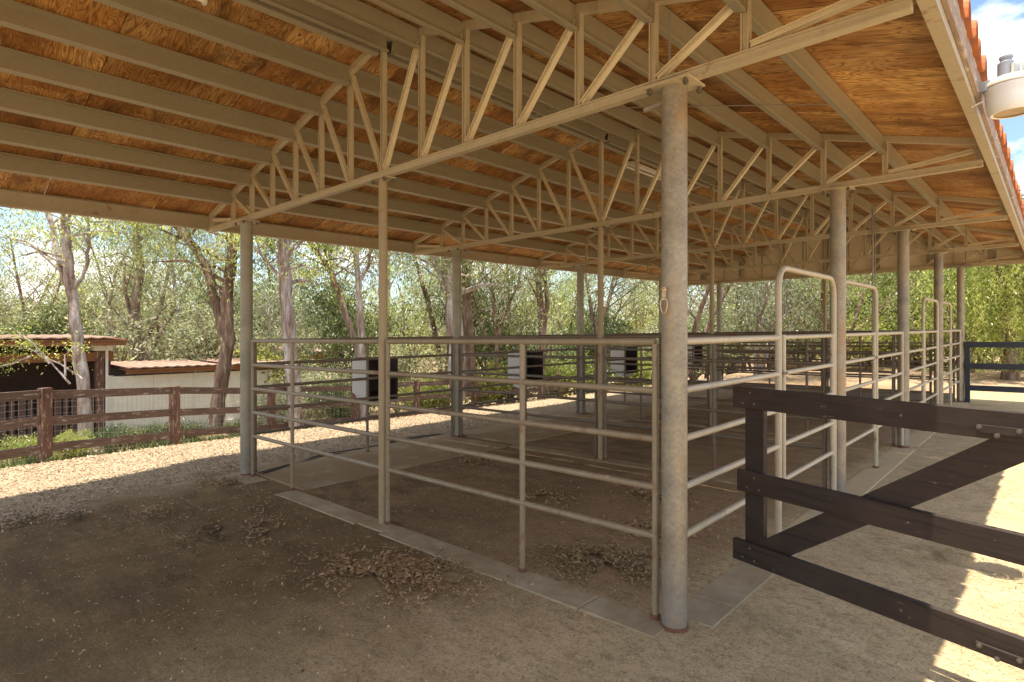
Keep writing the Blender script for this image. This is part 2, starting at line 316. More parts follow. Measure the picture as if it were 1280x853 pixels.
# ------------------------------------------------------------------ mesh builder
class MB:
    def __init__(s): s.v = []; s.f = []
    def add(s, vs, fs):
        k = len(s.v); s.v += [tuple(p) for p in vs]; s.f += [tuple(i + k for i in q) for q in fs]; return s
    def box(s, x0, x1, y0, y1, z0, z1):
        return s.add([(x0, y0, z0), (x1, y0, z0), (x1, y1, z0), (x0, y1, z0), (x0, y0, z1), (x1, y0, z1), (x1, y1, z1), (x0, y1, z1)],
                     [(0, 3, 2, 1), (4, 5, 6, 7), (0, 1, 5, 4), (1, 2, 6, 5), (2, 3, 7, 6), (3, 0, 4, 7)])
    def prism(s, prof, p0, p1, side, up):
        """profile [(a,b)] in side/up axes swept from p0 to p1 (closed outline)"""
        p0, p1, side, up = Vector(p0), Vector(p1), Vector(side), Vector(up); n = len(prof)
        vs = [p + side * a + up * b for p in (p0, p1) for a, b in prof]
        fs = [(i, (i + 1) % n, n + (i + 1) % n, n + i) for i in range(n)] + [tuple(range(n - 1, -1, -1)), tuple(range(n, 2 * n))]
        return s.add(vs, fs)
    def beam(s, p0, p1, w, d, ref=(0, 1, 0)):
        p0, p1 = Vector(p0), Vector(p1); ax = (p1 - p0).normalized(); r = Vector(ref); side = ax.cross(r).normalized(); up = side.cross(ax).normalized()
        return s.prism([(-w / 2, -d / 2), (w / 2, -d / 2), (w / 2, d / 2), (-w / 2, d / 2)], p0, p1, side, up)
    def channel(s, p0, p1, w, d, t=0.008, ref=(0, -1, 0)):
        """C section, its open side towards ref"""
        p0, p1 = Vector(p0), Vector(p1); ax = (p1 - p0).normalized(); r = Vector(ref); side = ax.cross(r).normalized(); up = side.cross(ax).normalized()
        if up.dot(r) < 0: up = -up
        h = w / 2
        return s.prism([(-h, -d / 2), (h, -d / 2), (h, d / 2), (h - t, d / 2), (h - t, d / 2 - 0.012), (-h + t, d / 2 - 0.012), (-h + t, d / 2), (-h, d / 2)], p0, p1, side, up)
    def tube(s, pts, rad, n=10, cap=True, closed=False):
        pts = [Vector(p) for p in pts]; m = len(pts)
        if not hasattr(rad, '__len__'): rad = [rad] * m
        vs = []; prev = None
        for i, p in enumerate(pts):
            a = pts[max(0, i - 1)] if not closed else pts[(i - 1) % m]; b = pts[min(m - 1, i + 1)] if not closed else pts[(i + 1) % m]
            t = (b - a).normalized()
            if prev is None: u = t.orthogonal().normalized()
            else: u = (prev - t * prev.dot(t)).normalized()
            prev = u; w = t.cross(u)
            for k in range(n):
                q = 2 * math.pi * k / n; vs.append(p + (u * math.cos(q) + w * math.sin(q)) * rad[i])
        fs = []
        for i in range(m if closed else m - 1):
            j = (i + 1) % m
            for k in range(n): fs.append((i * n + k, i * n + (k + 1) % n, j * n + (k + 1) % n, j * n + k))
        if cap and not closed: fs += [tuple(range(n - 1, -1, -1)), tuple(range((m - 1) * n, m * n))]
        return s.add(vs, fs)
    def lathe(s, prof, n=32, c=(0, 0, 0)):
        vs = [(c[0] + r * math.cos(2 * math.pi * k / n), c[1] + r * math.sin(2 * math.pi * k / n), c[2] + z) for r, z in prof for k in range(n)]
        fs = [(i * n + k, i * n + (k + 1) % n, (i + 1) * n + (k + 1) % n, (i + 1) * n + k) for i in range(len(prof) - 1) for k in range(n)]
        return s.add(vs, fs)
    def mesh(s, name, mat, org=(0, 0, 0), shear=True, smooth=False):
        me = bpy.data.meshes.new(name); o = Vector(org)
        vs = []
        for p in s.v:
            x, y, z = p[0] - o.x, p[1] - o.y, p[2] - o.z
            vs.append((x, y, z + (SH * (x + y) if shear else 0)))
        me.from_pydata(vs, [], s.f); me.materials.append(mat)
        if smooth:
            me.shade_smooth()
            me.attributes.new('sharp_edge', 'BOOLEAN', 'EDGE')
            sharp_by_angle(me, R(38))
        return me
def sharp_by_angle(me, ang):
    try: me.set_sharp_from_angle(angle=ang)
    except Exception: pass
def wl(org, shear=True):
    return Vector((org[0], org[1], org[2] + (SH * (org[0] + org[1]) if shear else 0)))
def link(name, me, parent=None, loc=(0, 0, 0)):
    o = bpy.data.objects.new(name, me); COL.objects.link(o); o.parent = parent; o.location = loc; return o
def part(name, mb, mat, parent, porg=(0, 0, 0), org=None, smooth=False, shear=True):
    """a mesh built in barn coordinates; porg = the parent's own origin, org = this object's origin"""
    org = porg if org is None else org
    me = mb.mesh(name, mat, org, shear, smooth)
    d = Vector(org) - Vector(porg); d.z += SH * (d.x + d.y) if shear else 0
    return link(name, me, parent, d)
def inst(name, me, parent, at, porg=(0, 0, 0), shear=True):
    d = Vector(at) - Vector(porg); d.z += SH * (d.x + d.y) if shear else 0
    return link(name, me, parent, d)
def tag(o, label, cat, group=None, kind=None):
    if label: o['label'] = label
    if cat: o['category'] = cat
    if group: o['group'] = group
    if kind: o['kind'] = kind
    return o
def root(name, label, cat, org=(0, 0, 0), group=None, shear=True):
    o = bpy.data.objects.new(name, None); COL.objects.link(o); o.location = wl(org, shear); o.empty_display_size = 0.2
    return tag(o, label, cat, group)

# ------------------------------------------------------------------ pixel helper (places far things where they stand)
_th = R(YAW); FWD = Vector((-math.sin(_th), math.cos(_th), 0)); RGT = Vector((math.cos(_th), math.sin(_th), 0))
def at(px, depth):
    p = CAM + FWD * depth + RGT * ((px - 640) / F_PX * depth); return (p.x, p.y, terr(p.x, p.y))
def hgt(py, depth):                 # world z seen at that picture height
    return CAM.z + (417 - py) / F_PX * depth

# ------------------------------------------------------------------ ground
B, WD = 3.28, 2.70                 # bay length, post row spacing
rng = np.random.default_rng(7)
def axis(a, b, st, far_lo, far_hi):
    mid = list(np.arange(a, b, st)); lo = []; x = a; d = st
    while x > far_lo: d = min(d * 1.22, 60); x -= d; lo.append(x)
    hi = []; x = b; d = st
    while x < far_hi: hi.append(x); d = min(d * 1.22, 60); x += d
    hi.append(x); return lo[::-1] + mid + hi
gx = axis(-11.0, 3.6, 0.075, -700, 700); gy = axis(-3.0, 6.0, 0.075, -700, 900)
gv = []; 
for y in gy:
    for x in gx:
        z = terr(x, y)
        if -30 < x < 12 and -8 < y < 30:
            n = noise.fractal(Vector((x * 0.9, y * 0.9, 3)), 0.7, 2.2, 5)
            amp = 0.012 if x > -5.6 else 0.022
            near_curb = min(1, max(0.4, min(abs(y + 0.05), 9) / 0.8)) if -5.6 < x < 0.4 else 1
            near_curb *= min(1, max(0.4, abs(x - 0.02) / 0.8)) if y > -0.3 else 1
            z += (n * amp - 0.003) * near_curb - 0.004 + 0.0065 * (1 - near_curb)
        gv.append((x, y, z))
nx = len(gx)
gf = [(j * nx + i, j * nx + i + 1, (j + 1) * nx + i + 1, (j + 1) * nx + i) for j in range(len(gy) - 1) for i in range(nx - 1)]
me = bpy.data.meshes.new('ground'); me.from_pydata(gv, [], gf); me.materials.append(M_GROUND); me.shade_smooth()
ground = link('ground', me); ground['kind'] = 'structure'

# concrete footing strips, cast in lengths with open joints
def slab(x0, x1, y0, y1, top=0.009, mat=None):
    m = MB(); c = ((x0 + x1) / 2, (y0 + y1) / 2, 0)
    b = 0.006
    vs = []; 
    for z, k in ((-0.08, 0), (top - b, 0), (top, b)):
        vs += [(x0 + k, y0 + k, z), (x1 - k, y0 + k, z), (x1 - k, y1 - k, z), (x0 + k, y1 - k, z)]
    m.add(vs, [(i * 4 + k, i * 4 + (k + 1) % 4, (i + 1) * 4 + (k + 1) % 4, (i + 1) * 4 + k) for i in range(2) for k in range(4)] + [(8, 9, 10, 11)])
    return part('concrete_slab', m, mat or M_CONC, ground, (0, 0, 0), c)
for a in [(-5.55, -4.95, -0.20, 0.04), (-4.30, -2.87, -0.18, 0.035), (-2.86, -2.50, -0.15, 0.03), (-2.49, -1.56, -0.19, 0.035), (-1.55, -0.52, -0.19, 0.035), (-0.505, -0.02, -0.185, 0.03)]: slab(*a)
for a in [(-0.085, 0.165, 0.12, 0.42), (-0.09, 0.165, 0.435, 1.55), (-0.09, 0.16, 1.565, 3.14), (-0.09, 0.16, 3.42, 4.95), (-0.09, 0.16, 4.965, 6.4), (-0.09, 0.16, 6.7, 9.7), (-0.09, 0.16, 9.98, 13.0)]: slab(*a, top=0.008, mat=M_CONC if a[3] < 1.6 else M_CONC3)
for k in range(4):
    for j in range(2):
        y0 = k * B + 0.08 + j * (B - 0.16) / 2; slab(-5.62, -4.22, y0, y0 + (B - 0.16) / 2 - 0.012, top=0.018, mat=M_CONC2)
for k in range(1, 5): slab(-4.2, -0.12, k * B - 0.09, k * B + 0.09, top=0.012, mat=M_CONC2)

# ------------------------------------------------------------------ barn
barn = root('barn_canopy', 'open steel barn canopy with clay tile roof, plywood underside and beige trusses on round posts', 'barn canopy')
RX, RZ, SL = -2.69, 4.18, 0.265            # ridge line, underside of deck
def dz(x): return RZ - SL * abs(x - RX)
PH = 2.95
YB = [k * B for k in range(5)]
# posts
def post_mesh(r, mat, h=PH - 0.012):
    m = MB(); m.tube([(0, 0, -0.12), (0, 0, h)], r, 28); return m.mesh('post', mat, smooth=True)
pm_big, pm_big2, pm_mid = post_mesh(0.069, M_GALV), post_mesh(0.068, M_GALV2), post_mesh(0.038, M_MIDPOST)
cap = MB(); cap.box(-0.13, 0.13, -0.10, 0.10, PH - 0.012, PH - 0.002); cap_me = cap.mesh('cap_plate', M_TRUSS)
caps = MB(); caps.box(-0.10, 0.10, -0.06, 0.06, PH - 0.012, PH - 0.002); caps_me = caps.mesh('cap_plate', M_TRUSS)
bt = MB(); bt.tube([(0, 0, -0.035), (0, 0, 0.006)], 0.009, 6); bt.tube([(0, 0, -0.028), (0, 0, -0.012)], 0.017, 6); bolt_me = bt.mesh('bolt', M_BOLT)
col_m = MB(); col_m.tube([(0, 0, -0.01), (0, 0, 0.022)], 0.0735, 28); collar_me = col_m.mesh('base_collar', M_RUST)
wl_ring = MB()
for k, y in enumerate(YB):
    for j in range(3):
        x = -WD * j
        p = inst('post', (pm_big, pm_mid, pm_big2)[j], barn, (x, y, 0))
        inst('cap_plate', caps_me if j == 1 else cap_me, p, (0, 0, 0))
        w, h = (0.085, 0.045) if j == 1 else (0.105, 0.08)
        if k < 3:
            for sx in (-1, 1):
                for sy in (-1, 1): inst('bolt', bolt_me, p, (sx * w, sy * h, PH - 0.012))
        if j != 1: inst('base_collar', collar_me, p, (0, 0, 0))
# trusses
XS = [RX + 0.513 * i for i in range(-6, 7)]
XL, XR = -6.44, 1.075
BC = PH + 0.027
def web_mesh(p0, p1, w=0.041, nm='vertical_web'):
    m = MB(); m.channel(p0, p1, w, 0.04, 0.008); return m
truss_parts = []
def top_c(x): return dz(x) - 0.032
bcm = MB(); bcm.channel((XL - 0.05, 0, BC), (XR + 0.01, 0, BC), 0.056, 0.056, 0.010)
bc_me = bcm.mesh('truss', M_TRUSS)
tcm = MB(); tcm.beam((XL - 0.02, 0, top_c(XL)), (RX, 0, top_c(RX)), 0.055, 0.05); tcm.beam((RX, 0, top_c(RX)), (XR + 0.01, 0, top_c(XR)), 0.055, 0.0505)
tc_me = tcm.mesh('top_chord', M_TRUSS)
webs = []
for i, x in enumerate([XL + 0.02] + XS + [XR - 0.02]):
    webs.append(('vertical_web', web_mesh((x, 0, BC + 0.03), (x, 0, top_c(x) - 0.02)).mesh('vertical_web', M_TRUSS)))
o = 0.028
for i in range(0, 6):
    a, b_ = XS[i], XS[i + 1]
    webs.append(('diagonal_web', web_mesh((a + o, 0.004, top_c(a) - 0.05), (b_ - o, 0.004, BC + 0.04), 0.034).mesh('diagonal_web', M_DIAG)))
    a, b_ = XS[12 - i], XS[11 - i]
    webs.append(('diagonal_web', web_mesh((a - o, -0.004, top_c(a) - 0.05), (b_ + o, -0.004, BC + 0.04), 0.034).mesh('diagonal_web', M_DIAG)))
webs.append(('diagonal_web', web_mesh((XL + 0.05, 0.004, top_c(XL) - 0.06), (XS[0] - o, 0.004, BC + 0.05), 0.034).mesh('diagonal_web', M_DIAG)))
webs.append(('diagonal_web', web_mesh((XR - 0.05, -0.004, top_c(XR) - 0.06), (XS[12] + o, -0.004, BC + 0.05), 0.034).mesh('diagonal_web', M_DIAG)))
for y in YB:
    t = inst('truss', bc_me, barn, (0, y, 0)); inst('top_chord', tc_me, t, (0, 0, 0))
    for nm, m in webs: inst(nm, m, t, (0, 0, 0))
# Z-section purlins, butted into each truss
PD = 0.150
def purlin_mesh(L, sg, name='purlin'):
    t = 0.004; fl = 0.050; lip = 0.015
    m = MB()
    prof = [(0, 0), (fl, 0), (fl, -lip), (fl - t, -lip), (fl - t, -t), (t, -t), (t, -PD), (-fl, -PD), (-fl, -PD + lip), (-fl + t, -PD + lip), (-fl + t, -PD + t), (0, -PD + t)]
    prof = prof[::-1]
    # split the concave outline into plates so that every face stays flat
    for (a0, a1, b0, b1) in [(0, t, -PD, 0), (t, fl, -t, 0), (fl - t, fl, -lip, -t), (-fl, 0, -PD, -PD + t), (-fl, -fl + t, -PD + t, -PD + lip)]:
        a0, a1 = (a0, a1) if sg > 0 else (-a1, -a0)
        m.box(a0, a1, 0, L, b0, b1)
    # square to the deck, so tilted with its slope
    q = math.atan(SL) * sg; c_, s_ = math.cos(q), math.sin(q)
    m.v = [(x * c_ - z * s_, y, x * s_ + z * c_) for x, y, z in m.v]
    return m.mesh(name, M_PURLIN)
Y0, Y1 = -4.62, 4 * B + 0.42
seg = [(Y0, -B - 0.03), (-B + 0.03, -0.03)] + [(k * B + 0.03, (k + 1) * B - 0.03) for k in range(4)] + [(4 * B + 0.03, Y1)]
pmesh = {}
for (a, b_) in seg:
    L = round(b_ - a, 3)
    for sg in (1, -1):
        if (L, sg) not in pmesh: pmesh[L, sg] = purlin_mesh(L, sg)
    for i, x in enumerate(XS + [RX + 0.10]):
        if i == 6: x = RX - 0.06
        inst('purlin', pmesh[L, 1 if x < RX + 0.05 else -1], barn, (x, a, dz(x) - 0.016))
# eave channels (inner steel) and peeling outer boards
def eave_mesh(L, sgn):
    m = MB(); t = 0.005
    m.box(-0.03, 0.03, 0, L, -0.20, -0.195); m.box(0.03 - t, 0.03, 0, L, -0.195, -0.02) if sgn > 0 else m.box(-0.03, -0.03 + t, 0, L, -0.195, -0.02)
    m.box(-0.03, 0.025, 0, L, -0.025, -0.02); m.box(-0.03, -0.026, 0, L, -0.195, -0.175) if sgn > 0 else m.box(0.026, 0.03, 0, L, -0.195, -0.175)
    return m.mesh('eave_channel', M_BEAM)
EZ = dz(1.10)
for sgn, x in ((1, XR + 0.055), (-1, XL - 0.055)):
    for (a, b_) in [(Y0, -B - 0.003), (-B + 0.003, -0.003)] + [(k * B + 0.003, (k + 1) * B - 0.003) for k in range(4)] + [(4 * B + 0.003, Y1)]:
        inst('eave_channel', eave_mesh(b_ - a, sgn), barn, (x, a, EZ + 0.008))
    for (a, b_) in [(Y0, -1.2), (-1.196, 2.5), (2.504, 6.2), (6.204, 9.9), (9.904, Y1 - 0.01)]:
        m = MB(); x0, x1 = (x + 0.032, x + 0.052) if sgn > 0 else (x - 0.052, x - 0.032)
        m.box(x0, x1, a, b_, EZ - 0.135, EZ + 0.005); part('fascia_board', m, M_FASCIA, barn, (0, 0, 0), (x0, a, EZ))
# plywood deck, sheet by sheet
SHW = 1.045
ys = [Y0, ]; y = 0.40 - 5 * SHW + 0
ys = [y0 for y0 in np.arange(0.40 - 5 * SHW, Y1, SHW)] ; ys = [max(Y0, v) for v in ys if v > Y0 - SHW] + [Y1]
ys = sorted(set(round(float(v), 3) for v in ys)); pl = {}
for side in (-1, 1):
    brk = [0, 1.62, 3.87] if side > 0 else [0, 2.05, 3.87]
    for j in range(len(ys) - 1):
        bb = brk if j % 2 else [0, 3.87 - brk[1] + 0.1, 3.87]
        for q in range(2):
            d0, d1 = bb[q] + (0.002 if q else 0), bb[q + 1] - 0.002
            x0, x1 = RX + side * d0, RX + side * d1
            L = ys[j + 1] - ys[j] - 0.007
            key = (side, round(d0, 2), round(d1, 2), round(L, 3))
            if key not in pl:
                m = MB(); xa, xb = 0, x1 - x0; za, zb = 0, dz(x1) - dz(x0)
                v = [(xa, 0, za), (xb, 0, zb), (xb, L, zb), (xa, L, za)]
                m.add(v + [(a, b_, c + 0.016) for a, b_, c in v], [(0, 3, 2, 1), (4, 5, 6, 7), (0, 1, 5, 4), (1, 2, 6, 5), (2, 3, 7, 6), (3, 0, 4, 7)])
                pl[key] = m.mesh('plywood_sheet', M_PLY)
            inst('plywood_sheet', pl[key], barn, (x0, ys[j], dz(x0)))
# clay tiles: eave course tile by tile, the field above joined
TP = 0.284; TY = [Y0 + 0.02 + TP * i for i in range(int((Y1 - Y0) / TP))]
def tile_prof():
    pts = []
    for i in range(9):
        a = math.pi * i / 8; pts.append((0.068 - 0.068 * math.cos(a), 0.018 + 0.108 * math.sin(a)))
    pts += [(0.165, 0.004), (0.21, -0.006), (0.262, 0.004)]
    return pts
TPF = tile_prof()
def tile_mb(m, x0, y0, side, L=0.40, lift=0.0):
    """one barrel-and-pan tile: mouth at x0, running up slope"""
    x1 = x0 - side * L; z0 = dz(x0) + 0.030 + lift; z1 = dz(x1) + 0.034 + lift - 0.004; n = len(TPF); vs = []
    for (x, z, k) in ((x0, z0, 1.0), (x1, z1, 0.9)):
        for t in (0.0, -0.014):
            for a, b_ in TPF: vs.append((x, y0 + a, z + b_ * k + t * 0.8 + 0.0))
    fs = []
    for i in range(n - 1):
        fs += [(i, i + 1, 2 * n + i + 1, 2 * n + i), (n + i + 1, n + i, 3 * n + i, 3 * n + i + 1), (i + 1, i, n + i, n + i + 1), (2 * n + i, 2 * n + i + 1, 3 * n + i + 1, 3 * n + i)]
    fs += [(0, 2 * n, 3 * n, n), (n - 1, 2 * n - 1, 4 * n - 1, 3 * n - 1)]
    m.add(vs, fs)
TXE = 1.205
tmes = []
for q in range(3):
    m = MB(); tile_mb(m, TXE + 0.008 * (q - 1), 0, 1, 0.40); tmes.append(m.mesh('roof_tile', M_TILE, (TXE, 0, 0)))
for i, y in enumerate(TY): inst('roof_tile', tmes[(i * 7 + i // 3) % 3], barn, (TXE, y, 0))
fm = MB()
for side, xe in ((1, TXE), (-1, 2 * RX - TXE + 0.20)):
    for r_ in range(11):
        if side > 0 and r_ == 0: continue
        for y in TY: tile_mb(fm, xe - side * 0.35 * r_, y, side, 0.40, 0.010 if r_ else 0.0)
for y in np.arange(Y0, Y1 - 0.3, 0.34): fm.tube([(RX, y, RZ + 0.15), (RX, y + 0.36, RZ + 0.14)], [0.10, 0.09], 12)
f = part('roof_tile_field', fm, M_TILE, barn); f['kind'] = 'stuff'
# far gable: siding panels between steel ribs
GY = 4 * B + 0.16
ribs = [-6.42, -5.938, -4.832, -3.76, -2.704, -1.609, -0.55, 0.537, 1.06]
for i in range(len(ribs) - 1):
    xa, xb = ribs[i], ribs[i + 1]; m = MB()
    xs = [xa + 0.003, xb - 0.003] if not (xa < RX < xb) else [xa + 0.003, RX, xb - 0.003]
    zb_ = PH + 0.052
    top = [(x, dz(x) - 0.02) for x in xs]; out = [(xs[0], zb_), (xs[-1], zb_)] + top[::-1]
    m.prism([(a, b_) for a, b_ in out], (0, GY, 0), (0, GY + 0.02, 0), (1, 0, 0), (0, 0, 1)); part('siding_panel', m, M_SIDING, barn, (0, 0, 0), (xa, GY, PH))
for x in ribs[1:-1]:
    m = MB(); m.channel((x, GY - 0.025, PH + 0.06), (x, GY - 0.025, dz(x) - 0.03), 0.13, 0.045, 0.02); part('gable_rib', m, M_RIB, barn, (0, 0, 0), (x, GY, PH))
m = MB(); m.channel((-6.5, GY - 0.03, PH + 0.02), (1.12, GY - 0.03, PH + 0.02), 0.07, 0.055); part('gable_sill', m, M_BEAM, barn, (0, 0, 0), (0, GY, PH))
# thin electrical runs
m = MB(); m.tube([(-0.06, 0.06, BC - 0.02), (-0.06, 0.06, dz(-0.1) - 0.1)], 0.008, 8); m.tube([(-0.06, 0.06, BC - 0.01), (-0.09, 0.03, BC - 0.09), (-0.2, 0.03, BC - 0.1)], 0.014, 8)
part('conduit', m, M_CONDUIT, barn)
m = MB(); m.tube([(-0.35, 6.5, 1.0), (-0.35, 6.5, dz(-0.3) - 0.2)], 0.012, 8); m.tube([(-0.42, 6.5, 2.05), (-0.28, 6.5, 2.05)], 0.012, 8); m.tube([(-0.32, 6.5, 1.0), (-0.32, 6.5, dz(-0.3) - 0.2)], 0.006, 6)
part('conduit', m, M_CONDUIT, barn)
m = MB(); m.tube([(0.1, 4 * B - 0.1, PH - 0.02), (0.1, 4 * B - 0.1, PH + 0.45)], 0.012, 8); m.box(-0.22, 0.22, 4 * B - 0.14, 4 * B - 0.12, PH - 0.03, PH + 0.02); part('conduit', m, M_CONDUIT, barn)
for k in range(3):
    m = MB(); y = B * (k + 0.5); m.tube([(-3.4, y, dz(-3.4) - PD - 0.02), (-2.2, y + 0.02, dz(-2.2) - PD - 0.06), (-1.0, y, dz(-1.0) - PD - 0.03), (0.4, y - 0.02, dz(0.4) - PD - 0.02)], 0.004, 6); part('cable', m, M_CONDUIT, barn)

# snap hook hanging on the near post
hook = root('snap_hook', 'small brass coloured snap hook hanging high on the large near post', 'hook', (-0.020, -0.080, 1.80))
m = MB(); pts = []
for i in range(20):
    a = 2 * math.pi * i / 20; w = 0.020 + 0.005 * math.sin(a); pts.append((w * math.cos(a), 0.0, -0.05 + 0.045 * math.sin(a)))
m.tube(pts, 0.0036, 8, closed=True); part('ring', m, M_RING, hook, (0, 0, 0))
m = MB(); m.beam((0, 0.004, -0.02), (0, 0.004, 0.05), 0.022, 0.01); m.tube([(0, 0.0, 0.03), (0, -0.006, 0.045)], 0.016, 8); part('bracket', m, M_RING, hook, (0, 0, 0))

# ------------------------------------------------------------------ lamps
def strip_light(x, y, label):
    r = root('strip_light', label, 'strip light', (x, y, dz(x) - 0.03), 'twin fluorescent strips under the ridge')
    m = MB(); m.prism([(-0.05, 0), (0.05, 0), (0.035, -0.045), (-0.035, -0.045)], (0, 0, 0), (0, 1.05, 0), (1, 0, 0), (0, 0, 1)); part('housing', m, M_METALW, r)
    for sx in (-1, 1):
        m = MB(); m.tube([(sx * 0.062, 0.03, -0.06), (sx * 0.062, 1.02, -0.06)], 0.016, 12); part('tube', m, M_TUBE, r, smooth=True)
        for yy in (0.01, 1.0): m = MB(); m.box(sx * 0.062 - 0.018, sx * 0.062 + 0.018, yy, yy + 0.025, -0.085, -0.02); part('lamp_holder', m, M_METALW, r)
    return r
strip_light(-2.92, -2.35, 'pale strip light cut by the top edge of the picture')
strip_light(-3.00, 4.45, 'pale strip light farther down the roof, just left of the big near post')

LX, LY, LZ = 1.335, 1.75, EZ - 0.09
yl_s = 0.84
yl = root('security_lamp', 'grey and white bell shaped yard lamp bolted to the roof edge at upper right', 'yard lamp', (LX, LY, LZ)); yl.scale = (yl_s,) * 3
m = MB(); m.lathe([(0.155, 0.0), (0.163, -0.01), (0.163, -0.03), (0.158, -0.04), (0.157, -0.08), (0.150, -0.15), (0.142, -0.185), (0.125, -0.20), (0.11, -0.197)], 40); part('lens', m, M_LENS, yl, smooth=True)
m = MB(); m.lathe([(0.0, -0.185), (0.11, -0.19), (0.125, -0.2)], 40); part('lens_base', m, M_RING, yl)
m = MB(); m.lathe([(0.163, -0.005), (0.168, 0.0), (0.166, 0.022), (0.145, 0.045), (0.125, 0.055), (0.0, 0.056)], 40); part('reflector_rim', m, M_METALW, yl, smooth=True)
m = MB(); m.lathe([(0.115, 0.05), (0.112, 0.13), (0.095, 0.155), (0.0, 0.16)], 32, (0.05, 0.03, 0.0)); part('ballast_housing', m, M_LAMPG, yl, smooth=True)
for k in range(16):
    a = 2 * math.pi * k / 16; m = MB(); c, s_ = math.cos(a), math.sin(a); m.beam((0.05 + 0.117 * c, 0.03 + 0.117 * s_, 0.06), (0.05 + 0.113 * c, 0.03 + 0.113 * s_, 0.135), 0.012, 0.014, (c, s_, 0)); part('cooling_fin', m, M_METALW, yl)
m = MB(); m.lathe([(0.05, 0.04), (0.05, 0.165), (0.036, 0.175), (0.036, 0.195), (0.041, 0.197), (0.041, 0.212), (0.0, 0.214)], 20, (-0.035, -0.03, 0)); part('photocell', m, M_LAMPG, yl, smooth=True)
m = MB(); m.box(-0.19, -0.12, -0.09, -0.01, -0.02, 0.05); part('wall_bracket', m, M_LAMPG, yl)
m = MB(); m.tube([(-0.15, 0, 0.01), (-0.09, 0, 0.02)], 0.02, 10); m.tube([(-0.16, -0.03, -0.02), (-0.17, -0.06, -0.09), (-0.23, -0.12, -0.128)], 0.006, 6); part('arm', m, M_METALW, yl)

# ------------------------------------------------------------------ pipe panels of the pens
RH = [0.47, 0.742, 1.012, 1.283, 1.555]
def pipe_panel(p0, p1, ups, label, group, cat='pipe fence', r=0.0195, name='pipe_panel', levels=RH, up_r=0.0195, toe=True, mat=None):
    """p0,p1 plan points; ups = fractions where uprights stand"""
    p0, p1 = Vector((*p0, 0)), Vector((*p1, 0)); rt = root(name, label, cat, tuple(p0), group)
    d = p1 - p0
    for h in levels:
        m = MB(); m.tube([p0 + Vector((0, 0, h)), p1 + Vector((0, 0, h))], r * (1.12 if h == levels[-1] else 1), 14); part('rail', m, mat or M_RAIL, rt, tuple(p0), smooth=True)
    for u in ups:
        q = p0 + d * u; m = MB(); m.tube([q + Vector((0, 0, -0.05)), q + Vector((0, 0, levels[-1] - 0.012))], up_r, 14); up = part('upright', m, mat or M_RAIL, rt, tuple(p0), tuple(q), smooth=True)
        if toe:
            m = MB(); m.tube([(0, 0, -0.02), (0, 0, 0.035)], up_r + 0.006, 12); part('rusty_foot', m, M_RUST, up)
    return rt
XLp, XM = -2 * WD, -WD
PG = 'galvanised pipe panels round the pens'
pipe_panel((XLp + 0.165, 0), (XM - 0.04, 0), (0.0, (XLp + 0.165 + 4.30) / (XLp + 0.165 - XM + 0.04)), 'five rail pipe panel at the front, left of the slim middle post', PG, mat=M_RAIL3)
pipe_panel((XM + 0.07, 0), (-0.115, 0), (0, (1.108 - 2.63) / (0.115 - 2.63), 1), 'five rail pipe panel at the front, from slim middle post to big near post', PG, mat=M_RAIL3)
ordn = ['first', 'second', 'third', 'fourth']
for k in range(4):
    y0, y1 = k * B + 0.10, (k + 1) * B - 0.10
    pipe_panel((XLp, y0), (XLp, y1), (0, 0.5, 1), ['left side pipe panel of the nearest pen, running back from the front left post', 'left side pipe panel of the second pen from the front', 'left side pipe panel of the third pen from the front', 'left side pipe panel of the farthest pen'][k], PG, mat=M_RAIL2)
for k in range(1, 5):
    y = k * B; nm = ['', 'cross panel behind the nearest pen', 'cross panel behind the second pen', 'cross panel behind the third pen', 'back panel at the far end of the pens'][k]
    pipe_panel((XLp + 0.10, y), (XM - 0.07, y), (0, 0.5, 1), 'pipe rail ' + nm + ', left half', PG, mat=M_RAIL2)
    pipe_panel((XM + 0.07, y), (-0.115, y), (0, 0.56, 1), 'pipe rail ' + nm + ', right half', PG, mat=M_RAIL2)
def arch(y0, y1, label):
    rt = root('arch_frame', label, 'gate frame', (0, y0, 0), 'tall bent pipe frames over the pen gates')
    pts = [(0, y0, -0.05), (0, y0, 1.0), (0, y0, 1.93)]; rr = 0.155
    for i in range(1, 7): a = math.pi / 2 * i / 6; pts.append((0, y0 + rr - rr * math.cos(a), 1.93 + rr * math.sin(a)))
    for i in range(0, 7): a = math.pi / 2 * i / 6; pts.append((0, y1 - rr + rr * math.sin(a), 1.93 + rr * math.cos(a)))
    pts += [(0, y1, 1.0), (0, y1, -0.05)]
    m = MB(); m.tube(pts, 0.0235, 16); part('bent_pipe', m, M_RAIL, rt, (0, y0, 0), smooth=True)
    for y in (y0, y1):
        m = MB(); m.tube([(0, y, -0.02), (0, y, 0.03)], 0.031, 14); part('rusty_foot', m, M_RUST, rt, (0, y0, 0))
def leaf(y0, y1, label, latch_at):
    rt = root('pen_gate', label, 'gate', (0, y0, 0), 'low pipe gates of the pens')
    for h in RH:
        m = MB(); m.tube([(0, y0, h), (0, y1, h)], 0.019, 14); part('rail', m, M_RAIL, rt, (0, y0, 0), smooth=True)
    for y in (y0, y1):
        m = MB(); m.tube([(0, y, RH[0] - 0.03), (0, y, RH[-1] + 0.02)], 0.0195, 14); part('stile', m, M_RAIL, rt, (0, y0, 0), smooth=True)
    m = MB(); s_ = 1 if latch_at > (y0 + y1) / 2 else -1
    m.box(-0.012, 0.012, latch_at - 0.05, latch_at + 0.05, 1.255, 1.31); m.tube([(0.02, latch_at - 0.06, 1.283), (0.02, latch_at + 0.06, 1.283)], 0.008, 8); part('latch', m, M_BOLT, rt, (0, y0, 0))
